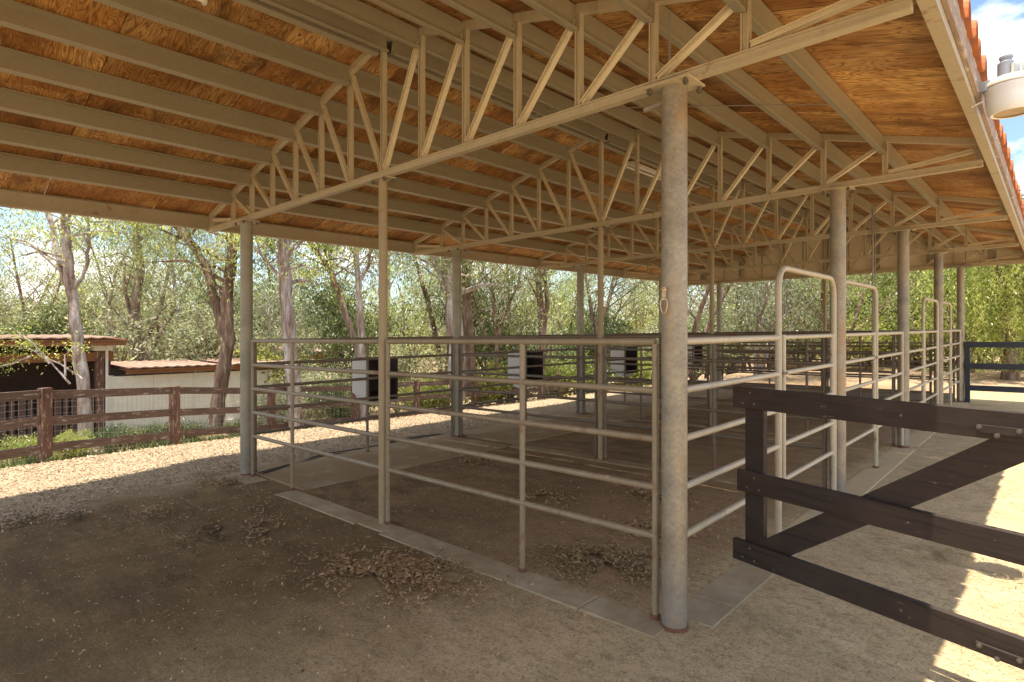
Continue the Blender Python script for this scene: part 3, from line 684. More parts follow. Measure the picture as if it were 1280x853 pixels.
GN = ['nearest', 'second', 'third', 'farthest']
for k in range(4):
    yk = k * B
    if k % 2 == 0: a0, a1, f0, f1 = yk + 1.64, yk + 3.14, yk + 0.075, yk + 1.62
    else: a0, a1, f0, f1 = yk + 0.14, yk + 1.62, yk + 1.645, yk + 3.20
    arch(a0, a1, ['tall bent pipe gate frame just right of centre, nearest of the four', 'second bent pipe gate frame, behind the second large post on the right', 'third bent pipe gate frame, small, left of the fourth round post', 'farthest bent pipe gate frame, smallest, near the black board fence'][k])
    leaf(a0 + (0.105 if k % 2 == 0 else 0.05), a1 - (0.05 if k % 2 == 0 else 0.105), 'low five rail pipe gate under the ' + GN[k] + ' bent frame', a0 + 0.08 if k % 2 == 0 else a1 - 0.08)
    pipe_panel((0, f0), (0, f1), (0.0,) if k % 2 == 0 and k else ((1.0,) if k % 2 else ()), ['short five rail panel running back from the big near post to the gate frame', 'short five rail panel between second gate frame and third round post', 'short five rail panel between third round post and third gate frame', 'short five rail panel ending at the last round post'][k], PG)
# timber kerb at the back of the pens
for (xa, xb) in ((XLp + 0.1, -4.1), (-4.09, -2.75), (-2.65, -1.4), (-1.39, -0.12)):
    m = MB(); m.box(xa, xb, 4 * B - 0.22, 4 * B - 0.12, 0.0, 0.19); t = part('timber_kerb', m, M_TIE, ground, (0, 0, 0), (xa, 4 * B, 0))

# ------------------------------------------------------------------ hay feeders on the left row
def feeder(y0, w, label):
    r = root('hay_feeder', label, 'hay feeder', (XLp - 0.03, y0, 0.70), 'hay feeders hung on the left rails')
    D, H = 0.36, 0.59
    m = MB(); m.prism([(0, 0.0), (-D, 0.10), (-D, H), (0, H)], (0, -0.012, 0), (0, 0, 0), (1, 0, 0), (0, 0, 1)); part('side_panel', m, M_FEED, r)
    m = MB(); m.prism([(0, 0.0), (-D, 0.10), (-D, H), (0, H)], (0, w, 0), (0, w + 0.012, 0), (1, 0, 0), (0, 0, 1)); part('side_panel', m, M_BLACK, r)
    m = MB(); m.box(-D - 0.012, -D, -0.012, w + 0.012, 0.10, H); part('back_panel', m, M_BLACK, r)
    m = MB(); m.prism([(0, 0), (0, -0.012), (-D, 0.088), (-D, 0.10)], (0, 0, 0), (0, w, 0), (1, 0, 0), (0, 0, 1)); part('floor', m, M_BLACK, r)
    m = MB(); m.prism([(-0.02, -0.01), (-0.10, -0.08), (-0.24, -0.05), (-D, 0.075), (-0.2, 0.03)], (0, 0.03, 0), (0, w - 0.03, 0), (1, 0, 0), (0, 0, 1)); part('hopper', m, M_FEED, r)
    m = MB(); m.box(0.002, 0.014, 0.0, 0.035, 0, H); m.box(0.002, 0.014, w - 0.035, w, 0, H); m.box(0.002, 0.014, 0.035, w - 0.035, H - 0.03, H); part('rim', m, M_GATE, r)
    m = MB(); m.beam((-0.30, 0.012, 0.15), (-0.12, 0.012, H - 0.1), 0.012, 0.012); part('brace', m, M_CONDUIT, r)
feeder(1.66, 0.50, 'white sided black hay feeder behind the slim middle post, nearest of four')
feeder(4.88, 0.55, 'white sided black hay feeder in the second pen, left of the twin posts at centre')
feeder(8.24, 0.52, 'white sided black hay feeder in the third pen, just left of the big near post')
feeder(11.62, 0.48, 'small white sided black hay feeder far off, right of the big near post')

# ------------------------------------------------------------------ foreground board gate
G0 = Vector((0.125, 0.665, 0)); GD = Vector((0.99, -0.285, 0)).normalized(); GN_ = Vector((-GD.y, GD.x, 0)) * -1   # faces the camera
gate = root('board_gate', 'dark brown three board gate with diagonal brace, swung into the right foreground', 'gate', tuple(G0))
gate.rotation_euler = (0, 0, math.atan2(GD.y, GD.x))
def gbox(name, x0, x1, z0, z1, y0, y1, mat=M_GATE, smooth=False):
    m = MB(); b = 0.004
    vs = []
    for (x, kk) in ((x0, 0), (x1, 0)):
        vs += [(x, y0 + b, z0), (x, y1 - b, z0), (x, y1, z0 + b), (x, y1, z1 - b), (x, y1 - b, z1), (x, y0 + b, z1), (x, y0, z1 - b), (x, y0, z0 + b)]
    fs = [(i, (i + 1) % 8, 8 + (i + 1) % 8, 8 + i) for i in range(8)] + [tuple(range(7, -1, -1)), tuple(range(8, 16))]
    m.add(vs, fs); return part(name, m, mat, gate, (0, 0, 0), (x0, y0, z0), shear=False)
GZ = [(0.22, 0.345), (0.645, 0.77), (1.145, 1.27)]
bo = []
for i, (a, b_) in enumerate(GZ): bo.append(gbox('board', -0.03 if i != 1 else 0.0, 1.78, a, b_, -0.072, -0.036))
gbox('stile', 0.03, 0.155, 0.345 - 0.08, 1.235, -0.034, 0.0)
gbox('stile', 1.62, 1.745, 0.225, 1.235, -0.034, 0.0)
m = MB()
p0, p1 = Vector((0.13, -0.018, 0.285)), Vector((1.44, -0.018, 1.19)); dd = (p1 - p0).normalized(); nn = Vector((-dd.z, 0, dd.x))
m.prism([(-0.065, -0.017), (0.065, -0.017), (0.065, 0.017), (-0.065, 0.017)], p0, p1, nn, (0, 1, 0)); part('diagonal_brace', m, M_GATE, gate, (0, 0, 0), tuple(p0), shear=False)
bm = MB(); bm.lathe([(0.007, -0.001), (0.007, 0.0015), (0.004, 0.004), (0, 0.0045)], 10); 
bv = MB(); bv.v = [(x, -z, y) for x, y, z in bm.v]; bv.f = bm.f; screw_me = bv.mesh('screw', M_BOLT, shear=False)
for i, (a, b_) in enumerate(GZ):
    for (dx, dzq) in ((0.05, 0.03), (0.10, 0.095), (0.13, 0.03)): link('screw', screw_me, bo[i], (dx + 0.02, -0.0005, dzq))
    for dx in (0.95,): link('screw', screw_me, bo[i], (dx, -0.0005, 0.06))
for zc in (1.188, 0.255):
    m = MB(); m.box(1.222, 1.86, -0.088, -0.073, zc - 0.016, zc + 0.016)
    part('hinge_strap', m, M_GATE, gate, (0, 0, 0), (1.28, -0.078, zc), shear=False)
    for xq in (1.237, 1.30, 1.375, 1.52, 1.72):
        m = MB(); dz_ = -0.022 if xq == 1.30 else 0.006
        vv = MB(); vv.tube([(0, 0, 0), (0, -0.012, 0)], 0.007, 8); m = vv; m.tube([(0, -0.001, 0), (0, -0.004, 0)], 0.011, 10)
        o_ = part('bolt', m, M_BOLT, gate, (0, 0, 0), (0, 0, 0), shear=False); o_.location = (xq, -0.088, zc + dz_)
gp = G0 + GD * 1.90
m = MB(); m.tube([(gp.x, gp.y, -0.2), (gp.x, gp.y, 1.45)], 0.07, 16); tag(part('gate_post', m, M_GATE, None, (0, 0, 0), tuple(gp)), 'round dark post carrying the hinges of the board gate', 'gate post'); bpy.data.objects['gate_post'].location = wl(tuple(gp))

# ------------------------------------------------------------------ paddock fence with wire (left), black board fence (right)
FP = [(-6.2, -6.3), (-6.9, -4.7), (-7.6, -3.05), (-8.3, -1.4), (-9.12, 0.42), (-9.98, 2.45), (-10.22, 4.50), (-10.05, 6.15), (-10.15, 8.2), (-10.35, 10.35), (-10.5, 12.4), (-10.6, 14.4), (-10.7, 16.4), (-10.8, 18.4)]
fr = root('paddock_fence', 'weathered maroon three rail board fence with wire netting, left of the barn', 'fence', (FP[3][0], FP[3][1], terr(*FP[3])), shear=False)
fo = Vector(fr.location)
def fpart(name, mb, mat, org): return part(name, mb, mat, fr, tuple(fo), tuple(org), shear=False)
random.seed(3)
for i, (x, y) in enumerate(FP):
    z = terr(x, y); a = math.atan2(FP[min(i + 1, len(FP) - 1)][1] - FP[max(0, i - 1)][1], FP[min(i + 1, len(FP) - 1)][0] - FP[max(0, i - 1)][0])
    m = MB(); d = Vector((math.cos(a), math.sin(a), 0)); n = Vector((-d.y, d.x, 0)); h = 1.0 + random.uniform(-.02, .02)
    m.prism([(-0.062, -0.055), (0.062, -0.055), (0.062, 0.055), (-0.062, 0.055)], (x, y, z - 0.3), (x, y, z + h), d, n); fpart('post', m, M_RANCHP, (x, y, z))
for i in range(len(FP) - 1):
    a, b_ = Vector((*FP[i], terr(*FP[i]))), Vector((*FP[i + 1], terr(*FP[i + 1]))); d = (b_ - a).normalized(); L = (b_ - a).length
    for h in (0.21, 0.575, 0.93):
        j = random.uniform(-.02, .02)
        m = MB(); m.beam(a + d * 0.066 + Vector((0, 0, h + j)), b_ - d * 0.066 + Vector((0, 0, h - j * 0.5)), 0.04, 0.115, (0, 0, 1))
        o_ = part('rail', m, M_RANCH, fr, tuple(fo), tuple(a), shear=False)
        # turn grain along the rail
        ang = math.atan2(d.y, d.x); me_ = o_.data; me_.transform(Matrix.Rotation(-ang, 4, 'Z')); o_.rotation_euler = (0, 0, ang)
    if i < 9:
        m = MB(); nrm = Vector((-d.y, d.x, 0)) * (0.035)
        if i < 7:
            step = 0.075 if i < 5 else 0.11
            for k in range(1, int(L / step)): q = a + d * (k * step) + nrm; m.beam(q + Vector((0, 0, 0.06)), q + Vector((0, 0, 0.90)), 0.0026, 0.0026, (0, 1, 0))
        for k in range(11 if i < 5 else 7): z = 0.10 + k * (0.08 if i < 5 else 0.13); m.beam(a + nrm + Vector((0, 0, z)), b_ + nrm + Vector((0, 0, z)), 0.0026, 0.0026, (0, 0, 1))
        o_ = fpart('wire_netting', m, M_WIRE, tuple(a)); o_['kind'] = 'stuff'

bf = root('board_fence', 'black three board fence joining the last round post on the right', 'fence', (0.12, 4 * B, 0))
by = 4 * B
for i in range(4):
    x = 0.12 + i * 2.2; m = MB(); m.box(x - 0.045, x + 0.045, by - 0.045, by + 0.045, -0.3, 1.32); part('post', m, M_SLATE, bf, (0.12, by, 0), (x, by, 0))
for h in (0.32, 0.79, 1.25):
    for i in range(3):
        x = 0.12 + i * 2.2; m = MB(); m.box(x - (0.04 if i == 0 else 0) + 0.002, x + 2.198, by - 0.075, by - 0.048, h - 0.06, h + 0.06); part('board', m, M_SLATE, bf, (0.12, by, 0), (x, by, h))

# ------------------------------------------------------------------ sheds beyond the fence
def tile_roof(r, org, x0, x1, y0, y1, zf, mat, nm='roof', wave=0.16, course=0.30, slope_up=-1):
    """sloping tiled roof: low edge at x1 (facing the yard), rising towards x0; zf(x) gives height"""
    m = MB(); m.add([(x0, y0, zf(x0)), (x1, y0, zf(x1)), (x1, y1, zf(x1)), (x0, y1, zf(x0)), (x0, y0, zf(x0) - .04), (x1, y0, zf(x1) - .04), (x1, y1, zf(x1) - .04), (x0, y1, zf(x0) - .04)],
                    [(0, 1, 2, 3), (7, 6, 5, 4), (0, 4, 5, 1), (1, 5, 6, 2), (2, 6, 7, 3), (3, 7, 4, 0)])
    rf = part(nm, m, M_SHEDW, r, org, shear=False)
    # first course tile by tile, the rest joined
    def one(m, xe, y, w=0.26, L=0.38):
        xa = xe - L; za, zb = zf(xe), zf(xa)
        vs = []
        for x, z in ((xe + 0.05, za + 0.006), (xa, zb + 0.0)):
            for t in (0, 0.028):
                vs += [(x, y, z + t + 0.012), (x, y + w * .5, z + t + 0.03), (x, y + w, z + t + 0.012)]
        m.add(vs, [(0, 1, 4, 3), (1, 2, 5, 4), (6, 9, 10, 7), (7, 10, 11, 8), (3, 4, 10, 9), (4, 5, 11, 10), (0, 6, 7, 1), (1, 7, 8, 2), (0, 3, 9, 6), (2, 8, 11, 5)])
    k = 0; y = y0
    while y < y1 - 0.2:
        m = MB(); one(m, x1, y + 0.004, 0.252); part('tile', m, mat, rf, org, shear=False) if False else link_sub(m, mat, rf, org)
        y += 0.26
    m = MB(); n = int((x1 - x0) / course)
    for c in range(1, n + 1):
        y = y0
        while y < y1 - 0.2: one(m, x1 - c * course, y + 0.004, 0.252, 0.36); y += 0.26
    o_ = part('tile_field', m, mat, rf, org, shear=False); o_.location = (0, 0, 0); o_['kind'] = 'stuff'
    return rf
def link_sub(m, mat, parent, org):
    me = m.mesh('tile', mat, org, False); return link('tile', me, parent, (0, 0, 0))
SX = -16.45
so1 = (SX, -1.0, terr(SX, -1.0)); zt = CAM.z - 0.02
shed1 = root('open_shed', 'open fronted timber shed with pale tiled roof and dark slatted pens, far left', 'shed', so1, shear=False)
g1 = so1[2]
zf1 = lambda x: zt - 0.13 + (SX + 0.75 - x) * 0.015
rf = tile_roof(shed1, so1, SX - 3.2, SX + 0.75, -7.0, 1.45, zf1, M_TILE2)
for y in (-6.6, -4.4, -2.2, 1.0):
    m = MB(); m.box(SX - 0.08, SX + 0.08, y - 0.09, y + 0.09, g1 - 0.3, zf1(SX) - 0.12); part('post', m, M_RANCHP, shed1, so1, (SX, y, g1), shear=False)
m = MB(); m.box(SX - 0.1, SX + 0.085, 1.12, 1.18, g1 - 0.3, zf1(SX) - 0.15); m.box(SX - 0.2, SX + 0.2, 0.85, 1.25, zf1(SX) - 0.30, zf1(SX) - 0.13); part('white_trim', m, M_WPOST, shed1, so1, shear=False)
m = MB(); m.box(SX - 0.06, SX + 0.06, -7, 1.3, zf1(SX) - 0.56, zf1(SX) - 0.34); part('beam', m, M_SHEDW, shed1, so1, shear=False)
m = MB(); m.box(SX + 0.66, SX + 0.70, -7, 1.42, zf1(SX + .7) - 0.15, zf1(SX + .7) - 0.045); part('fascia', m, M_SHEDW, shed1, so1, shear=False)
m = MB(); m.box(SX - 3.1, SX - 3.0, -7, 1.3, g1 - 0.3, zf1(SX - 3) - 0.05); part('rear_wall', m, M_SHEDD, shed1, so1, shear=False)
m = MB(); m.box(SX - 3.0, SX - 0.2, 1.22, 1.30, g1 - 0.3, zf1(SX - 1.5) - 0.2); part('end_wall', m, M_SHEDD, shed1, so1, shear=False)
for i in range(11):
    y = -7 + i * 0.8; m = MB(); m.beam((SX - 3, y, zf1(SX - 3) - 0.10), (SX + 0.66, y, zf1(SX + .66) - 0.10), 0.05, 0.12, (0, 0, 1)); part('rafter', m, M_SHEDW, shed1, so1, shear=False)
y = -6.9; sme = MB(); sme.box(-0.015, 0.015, 0, 0.10, 0, 1.05); sme = sme.mesh('slat', M_SHEDD, shear=False)
while y < 0.85:
    o_ = link('slat', sme, shed1, (0.1, y + 1.0, 0.0)); y += 0.17
m = MB(); m.box(SX + 0.02, SX + 0.08, -7, 0.9, g1 + 1.05, g1 + 1.16); part('slat_rail', m, M_SHEDD, shed1, so1, shear=False)

so2 = (SX, 3.4, terr(SX, 3.4)); g2 = so2[2]; zt2 = 1.6 - (460 - 417) / F_PX * 15.6
shed2 = root('white_shed', 'low white walled shed with tiled roof behind the paddock fence', 'shed', so2, shear=False)
zf2 = lambda x: zt2 - 0.02 + (SX + 0.4 - x) * 0.02
tile_roof(shed2, so2, SX - 2.2, SX + 0.45, 1.5, 3.95, zf2, M_TILE2); 
zf3 = lambda x: zt2 - 0.02 + (SX + 0.4 - x) * 0.02
tile_roof(shed2, so2, SX - 2.2, SX + 0.45, 4.15, 6.4, zf3, M_TILE2)
y = 1.2
while y < 6.3:
    m = MB(); m.box(SX - 0.03, SX + 0.03, y + 0.003, y + 1.02 - 0.003, g2 + 0.16, zf2(SX) - 0.20); part('wall_panel', m, M_WHITE, shed2, so2, shear=False); y += 1.02
m = MB(); m.box(SX - 0.04, SX + 0.055, 1.2, 6.3, g2 - 0.05, g2 + 0.155); part('wall_base', m, M_WHITE, shed2, so2, shear=False)
for y in (1.18, 3.95, 6.32):
    m = MB(); m.box(SX - 0.06, SX + 0.065, y - 0.05, y + 0.05, g2 - 0.3, zf2(SX) - 0.17); part('white_post', m, M_WPOST, shed2, so2, shear=False)
for (a, b_) in ((1.5, 3.95), (4.15, 6.4)):
    m = MB(); m.box(SX + 0.34, SX + 0.38, a, b_, zf2(SX + .36) - 0.13, zf2(SX + .36) - 0.045); part('fascia', m, M_SHEDW, shed2, so2, shear=False)
m = MB(); m.box(SX - 2.1, SX - 2.0, 1.3, 6.3, g2 - 0.3, zf2(SX - 2) - 0.05); m.box(SX - 2, SX - 0.04, 1.25, 1.33, g2 - 0.3, zf2(SX - 1) - 0.2); m.box(SX - 2, SX - 0.04, 6.22, 6.28, g2 - 0.3, zf2(SX - 1) - 0.2); part('rear_wall', m, M_WHITE, shed2, so2, shear=False)

p = at(385, 24.0); so3 = p
shed3 = root('orange_shed', 'small far orange walled outbuilding half hidden behind tree trunks and rails', 'outbuilding', p, shear=False)
m = MB(); m.box(p[0] - 1.2, p[0] + 0.2, p[1] - 1.4, p[1] + 0.6, p[2] - 0.3, hgt(441, 24)); part('wall', m, M_ORANGE, shed3, p, shear=False)
zf4 = lambda x: hgt(441, 24) + 0.02 + (p[0] + 0.4 - x) * 0.08
tile_roof(shed3, p, p[0] - 1.5, p[0] + 0.5, p[1] - 1.6, p[1] + 0.8, zf4, M_TILE2)
m = MB(); m.box(p[0] + 0.205, p[0] + 0.24, p[1] - 0.9, p[1] - 0.3, p[2] - 0.1, p[2] + 1.5); part('door', m, M_SHEDW, shed3, p, shear=False)

# ------------------------------------------------------------------ vegetation
def mesh_np(name, V, Fq, mat):
    me = bpy.data.meshes.new(name); n = len(Fq)
    me.vertices.add(len(V)); me.vertices.foreach_set('co', np.asarray(V, np.float32).ravel())
    me.loops.add(n * 4); me.loops.foreach_set('vertex_index', np.asarray(Fq, np.int32).ravel())
    me.polygons.add(n); me.polygons.foreach_set('loop_start', np.arange(0, n * 4, 4, dtype=np.int32)); me.polygons.foreach_set('loop_total', np.full(n, 4, np.int32))
    me.materials.append(mat); me.update(); me.validate(); return me
def leaves(C, L, Wd, droop, g, fold=0.0):
    """one diamond leaf per centre"""
    n = len(C); d = g.normal(size=(n, 3)); d[:, 2] = d[:, 2] * (1 - droop * 0.6) - droop * 1.6; d /= np.linalg.norm(d, axis=1, keepdims=True)
    r = g.normal(size=(n, 3)); s = np.cross(d, r); s /= np.linalg.norm(s, axis=1, keepdims=True) + 1e-9
    l = (L * g.uniform(.6, 1.3, n))[:, None]; w = (Wd * g.uniform(.6, 1.3, n))[:, None]
    V = np.stack([C, C + d * l * .45 + s * w * .5, C + d * l, C + d * l * .45 - s * w * .5], 1).reshape(-1, 3)
    return V, np.arange(n * 4).reshape(-1, 4)
def grow(seed, H, r0, stems=1, first=0.3, lean=0.1, nbr=9, spread=0.35, upward=0.6, levels=2, wob=0.12):
    """returns trunk MB and twig end points"""
    g = random.Random(seed); m = MB(); tips = []
    def limb(p, d, L, r, lev):
        n = 6 if lev == 0 else 4; pts = [p]; dirs = [d]; q = p; dd = d
        for i in range(n):
            dd = (dd + Vector((g.gauss(0, wob), g.gauss(0, wob), g.gauss(0, wob * .5) + (0.03 if lev else 0)))).normalized(); q = q + dd * (L / n); pts.append(q); dirs.append(dd)
        m.tube(pts, [r * (1 - 0.72 * i / n) + 0.004 for i in range(n + 1)], 8 if lev == 0 else 5, cap=False)
        if lev == 0: m.tube([pts[0] - Vector((0, 0, .3)), pts[0], pts[0] + dirs[0] * 0.35], [r * 1.5, r * 1.35, r * 1.0], 8, cap=False)
        k = nbr if lev == 0 else (5 if lev == 1 else 0)
        for b in range(k):
            t = (first + (1 - first) * (b + g.random()) / k) if lev == 0 else g.uniform(.25, 1)
            f = t * n; i = min(n - 1, int(f)); s = pts[i].lerp(pts[i + 1], f - i)
            a = g.uniform(0, 2 * math.pi); side = Vector((math.cos(a), math.sin(a), upward * g.uniform(.3, 1.4))).normalized()
            nd = (dirs[i] * 0.35 + side).normalized()
            LL = H * spread * (1.15 - 0.55 * t) * g.uniform(.7, 1.2) if lev == 0 else L * g.uniform(.45, .75)
            if lev < levels: limb(s, nd, LL, r * (1 - .7 * t) * (0.45 if lev == 0 else .5), lev + 1)
        if lev >= 1: tips.extend([(pts[-1], L), (pts[-2], L), (pts[-3], L)] if lev > 1 else [(pts[-1], L)])
    for s in range(stems):
        a = g.uniform(0, 6.28); k = lean * (1 if stems == 1 else 2.2) * g.uniform(.6, 1.2)
        limb(Vector((0.15 * s * math.cos(a), 0.15 * s * math.sin(a), 0)), Vector((math.cos(a) * k, math.sin(a) * k, 1)).normalized(), H * g.uniform(.85, 1), r0 * (1 if s == 0 else .75), 0)
    return m, tips
def foliage(tips, n, rad, L, Wd, droop, seed, mat, name='crown', squash=0.8, extra=None):
    g = np.random.default_rng(seed); P = np.array([tuple(t[0]) for t in tips]); idx = g.integers(0, len(P), n)
    R_ = g.uniform(.55, 1.3, len(P)) * rad; nc = 5
    sub = P[:, None, :] + g.normal(size=(len(P), nc, 3)) * (R_[:, None, None]) * np.array([.8, .8, .6])
    k = g.integers(0, nc, n); C = sub[idx, k] + g.normal(size=(n, 3)) * (R_[idx] * .30)[:, None] * np.array([1, 1, squash])
    C[:, 2] = np.maximum(C[:, 2], 0.15)
    V, Fq = leaves(C, L, Wd, droop, g); return mesh_np(name, V, Fq, mat)
# prototypes: (trunk mesh, crown mesh)
PROTO = {}
def proto(key, seed, mat, bark, n=6500, rad=0.36, L=0.14, Wd=0.034, droop=.8, **kw):
    tm, tips = grow(seed, **kw); PROTO[key] = (tm.mesh('trunk', bark, shear=False, smooth=True), foliage(tips, n, rad, L, Wd, droop, seed, mat))
proto('tall_a', 11, L_OLIVE, B_PALE, H=10.5, r0=0.13, first=0.22, nbr=13, spread=.30)
proto('tall_b', 12, L_GREY, B_BROWN, H=10.0, r0=0.12, first=0.18, nbr=14, spread=.30, lean=.2)
proto('tall_c', 13, L_OLIVE, B_BROWN, H=8.5, r0=0.12, stems=3, first=0.25, nbr=8, spread=.26, lean=.16)
proto('bushy_a', 14, L_YEL, B_BROWN, n=7000, H=5.6, r0=0.10, stems=2, first=0.08, nbr=12, spread=.42, rad=.40)
proto('bushy_b', 15, L_OLIVE, B_BROWN, n=7000, H=5.2, r0=0.10, stems=3, first=0.06, nbr=10, spread=.42, rad=.40, Wd=.045)
proto('bushy_c', 16, L_GREY, B_PALE, n=7000, H=5.0, r0=0.09, stems=3, first=0.05, nbr=10, spread=.45, rad=.40, Wd=.04)
proto('bushy_d', 17, L_DARK, B_BROWN, n=11000, H=4.2, r0=0.09, stems=3, first=0.05, nbr=10, spread=.45, rad=.42, Wd=.05)
proto('hedge_a', 21, L_YEL, B_BROWN, n=11000, H=3.2, r0=0.06, stems=5, first=0.03, nbr=11, spread=.5, rad=.55, L=.13, Wd=.04, droop=.6)
proto('hedge_b', 22, L_GREY, B_BROWN, n=11000, H=2.8, r0=0.06, stems=5, first=0.03, nbr=11, spread=.5, rad=.55, L=.13, Wd=.04, droop=.5)
proto('shrub_a', 18, L_LIME, B_BROWN, n=5000, H=1.1, r0=0.02, stems=4, first=0.05, nbr=7, spread=.6, rad=.22, L=.11, Wd=.045, droop=.1)
proto('shrub_b', 19, L_DARK, B_BROWN, n=5000, H=1.2, r0=0.025, stems=4, first=0.05, nbr=7, spread=.6, rad=.25, L=.10, Wd=.04, droop=.3)
proto('shrub_c', 20, L_GREY, B_BROWN, n=6000, H=1.9, r0=0.03, stems=4, first=0.05, nbr=8, spread=.5, rad=.35, L=.11, Wd=.035, droop=.3)
def plant(name, key, xyz, scale, rot, label, cat, group, sq=1.0):
    r = root(name, label, cat, xyz, group, shear=False); r.rotation_euler = (0, 0, rot); r.scale = (scale, scale, scale * sq)
    link('trunk' if cat == 'tree' else 'stem', PROTO[key][0], r); link('crown' if cat == 'tree' else 'foliage', PROTO[key][1], r); return r

# --- trunks one can tell apart, traced limb by limb at their own distance
def gum(name, label, depth, limbs, bark, seed, mat, n=7000, rad=0.6, extra_tips=(), group='gum trees beyond the paddock fence', thick=0.84):
    """limbs: list of (points [(px,py,dd)], radii); dd = extra depth"""
    x0, y0, _ = limbs[0][0][0]; b = at(x0, depth); r = root(name, label, 'tree', b, group, shear=False); bo_ = Vector(b)
    m = MB(); tips = []; g = random.Random(seed)
    for pts, (ra, rb) in limbs:
        P = []
        for (px, py, dd) in pts:
            d = depth + dd; q = CAM + FWD * d + RGT * ((px - 640) / F_PX * d); q.z = hgt(py, d); P.append(q - bo_)
        # smooth the polyline
        S = []
        for i in range(len(P) - 1):
            for k in range(4): S.append(P[i].lerp(P[i + 1], k / 4) + Vector((g.gauss(0, .012), g.gauss(0, .012), 0)))
        S.append(P[-1]); n_ = len(S) - 1
        m.tube(S, [(ra + (rb - ra) * i / n_) * (1 + 0.08 * math.sin(i * 1.7 + seed)) * thick for i in range(n_ + 1)], 14, cap=False)
        for i in range(max(2, int(n_ * .55)), n_ + 1):
            for q in range(1 if i < n_ * .85 else 2):
                a = g.uniform(0, 6.28); L = g.uniform(.5, 1.7); e = S[i] + Vector((math.cos(a) * L, math.sin(a) * L, g.uniform(-.1, .9)))
                mid = S[i].lerp(e, .5) + Vector((0, 0, g.uniform(.05, .3))); m.tube([S[i], mid, e], [rb * .35 + .006, rb * .22 + .004, .004], 5, cap=False)
                tips.append((e, 1)); tips.append((e + Vector((g.gauss(0, .4), g.gauss(0, .4), g.gauss(0, .3))), 1))
        end = S[-1]
        for q in range(10): tips.append((end + Vector((g.gauss(0, 1.3), g.gauss(0, 1.3), g.uniform(-.3, 2.6))), 1))
    me = m.mesh('trunk', bark, shear=False, smooth=True); link('trunk', me, r); link('crown', foliage(tips, int(n * 1.15), rad * .9, .105, .026, .8, seed, mat), r)
    return r
def lb(pts, ra, rb): return ([(a, b, (c[0] if c else 0)) for a, b, *c in pts], (ra, rb))
gum('gum_tree', 'tall pale grey gum with forked trunk standing in front of the open shed at left', 12.2, [lb([(108, 556), (102, 470), (95, 410), (88, 360), (84, 310), (80, 255), (78, 190)], .15, .09), lb([(88, 365), (72, 320, .2), (64, 280, .3), (52, 240, .4)], .08, .05), lb([(95, 360), (108, 335), (112, 300), (108, 255)], .05, .03)], B_PALE, 31, L_YEL, 8000)
gum('gum_tree', 'stout gum leaning right with a brown limb arching up left, beside the front left post', 13.2, [lb([(268, 532), (278, 470), (286, 425), (283, 380), (288, 330), (292, 270)], .19, .12), lb([(280, 420), (268, 375), (258, 335), (240, 305), (216, 275), (190, 240)], .13, .09)], B_BROWN, 32, L_OLIVE, 8000)
gum('gum_tree', 'thick straight mottled gum trunk between the front left post and slim middle post', 12.0, [lb([(371, 536), (366, 460), (360, 400), (356, 340), (351, 285), (349, 200)], .165, .13), lb([(352, 350), (335, 330), (322, 312)], .05, .03)], B_PALE, 33, L_YEL, 8000)
gum('gum_tree', 'slender gum leaning left with bare forks, just left of the slim middle post', 14.0, [lb([(458, 528), (448, 440), (428, 380), (412, 335), (385, 300), (360, 285)], .11, .05), lb([(412, 335), (406, 305), (402, 280)], .045, .03)], B_BROWN, 34, L_DARK, 6000, .4)
gum('gum_tree', 'pale slender gum with a raised elbow branch directly left of the slim middle post', 13.6, [lb([(455, 530), (452, 430), (450, 380), (446, 335), (444, 290), (440, 250)], .11, .06), lb([(450, 350), (462, 330), (462, 300)], .06, .03)], B_PALE, 35, L_GREY, 6000, .45)
gum('gum_tree', 'broad pale gum trunk with a dark left fork, half hidden by a left row post', 15.5, [lb([(572, 500), (570, 430), (566, 370), (562, 320), (558, 270)], .27, .22), lb([(563, 375), (548, 335), (540, 310), (534, 280)], .13, .09), lb([(548, 335), (528, 325), (505, 312), (492, 305)], .05, .03)], B_PALE, 36, L_OLIVE, 9000)
gum('gum_tree', 'reddish barked gum standing just right of a left row post', 16.5, [lb([(590, 495), (587, 430), (583, 370), (582, 320), (584, 270)], .17, .13)], B_BROWN, 37, L_OLIVE, 7000)
gum('gum_tree', 'thin dark multi forked tree in the gap right of the broad gum', 17.5, [lb([(622, 495), (621, 430), (618, 385), (614, 350)], .08, .05), lb([(622, 425), (634, 385), (648, 355), (652, 320)], .06, .03), lb([(612, 430), (600, 405), (590, 385)], .06, .03)], B_BROWN, 38, L_GREY, 6000)
gum('gum_tree', 'shaggy brown gum with twin twisting stems, left of centre above the rails', 18.0, [lb([(676, 500), (678, 430), (676, 380), (672, 335), (668, 280)], .14, .10), lb([(678, 425), (684, 380), (680, 340), (678, 290)], .09, .06)], B_BROWN, 39, L_OLIVE, 8000)
gum('gum_tree', 'slim far trunk seen between the big near post and a left row post', 22.0, [lb([(752, 480), (745, 420), (738, 380), (730, 330)], .10, .07), lb([(745, 420), (762, 375), (775, 340)], .07, .04)], B_BROWN, 40, L_GREY, 7000)
gum('gum_tree', 'tan far trunk seen just right of the big near post', 24.0, [lb([(930, 470), (926, 410), (922, 370), (925, 320)], .13, .10)], B_BROWN, 41, L_OLIVE, 7000)
gum('gum_tree', 'leaning shaggy trunk at far left beyond the open shed', 19.0, [lb([(175, 470), (172, 420), (168, 385), (176, 340), (172, 290), (178, 230)], .20, .10), lb([(172, 410), (160, 380), (155, 350)], .10, .05)], B_BROWN, 42, L_OLIVE, 8000)
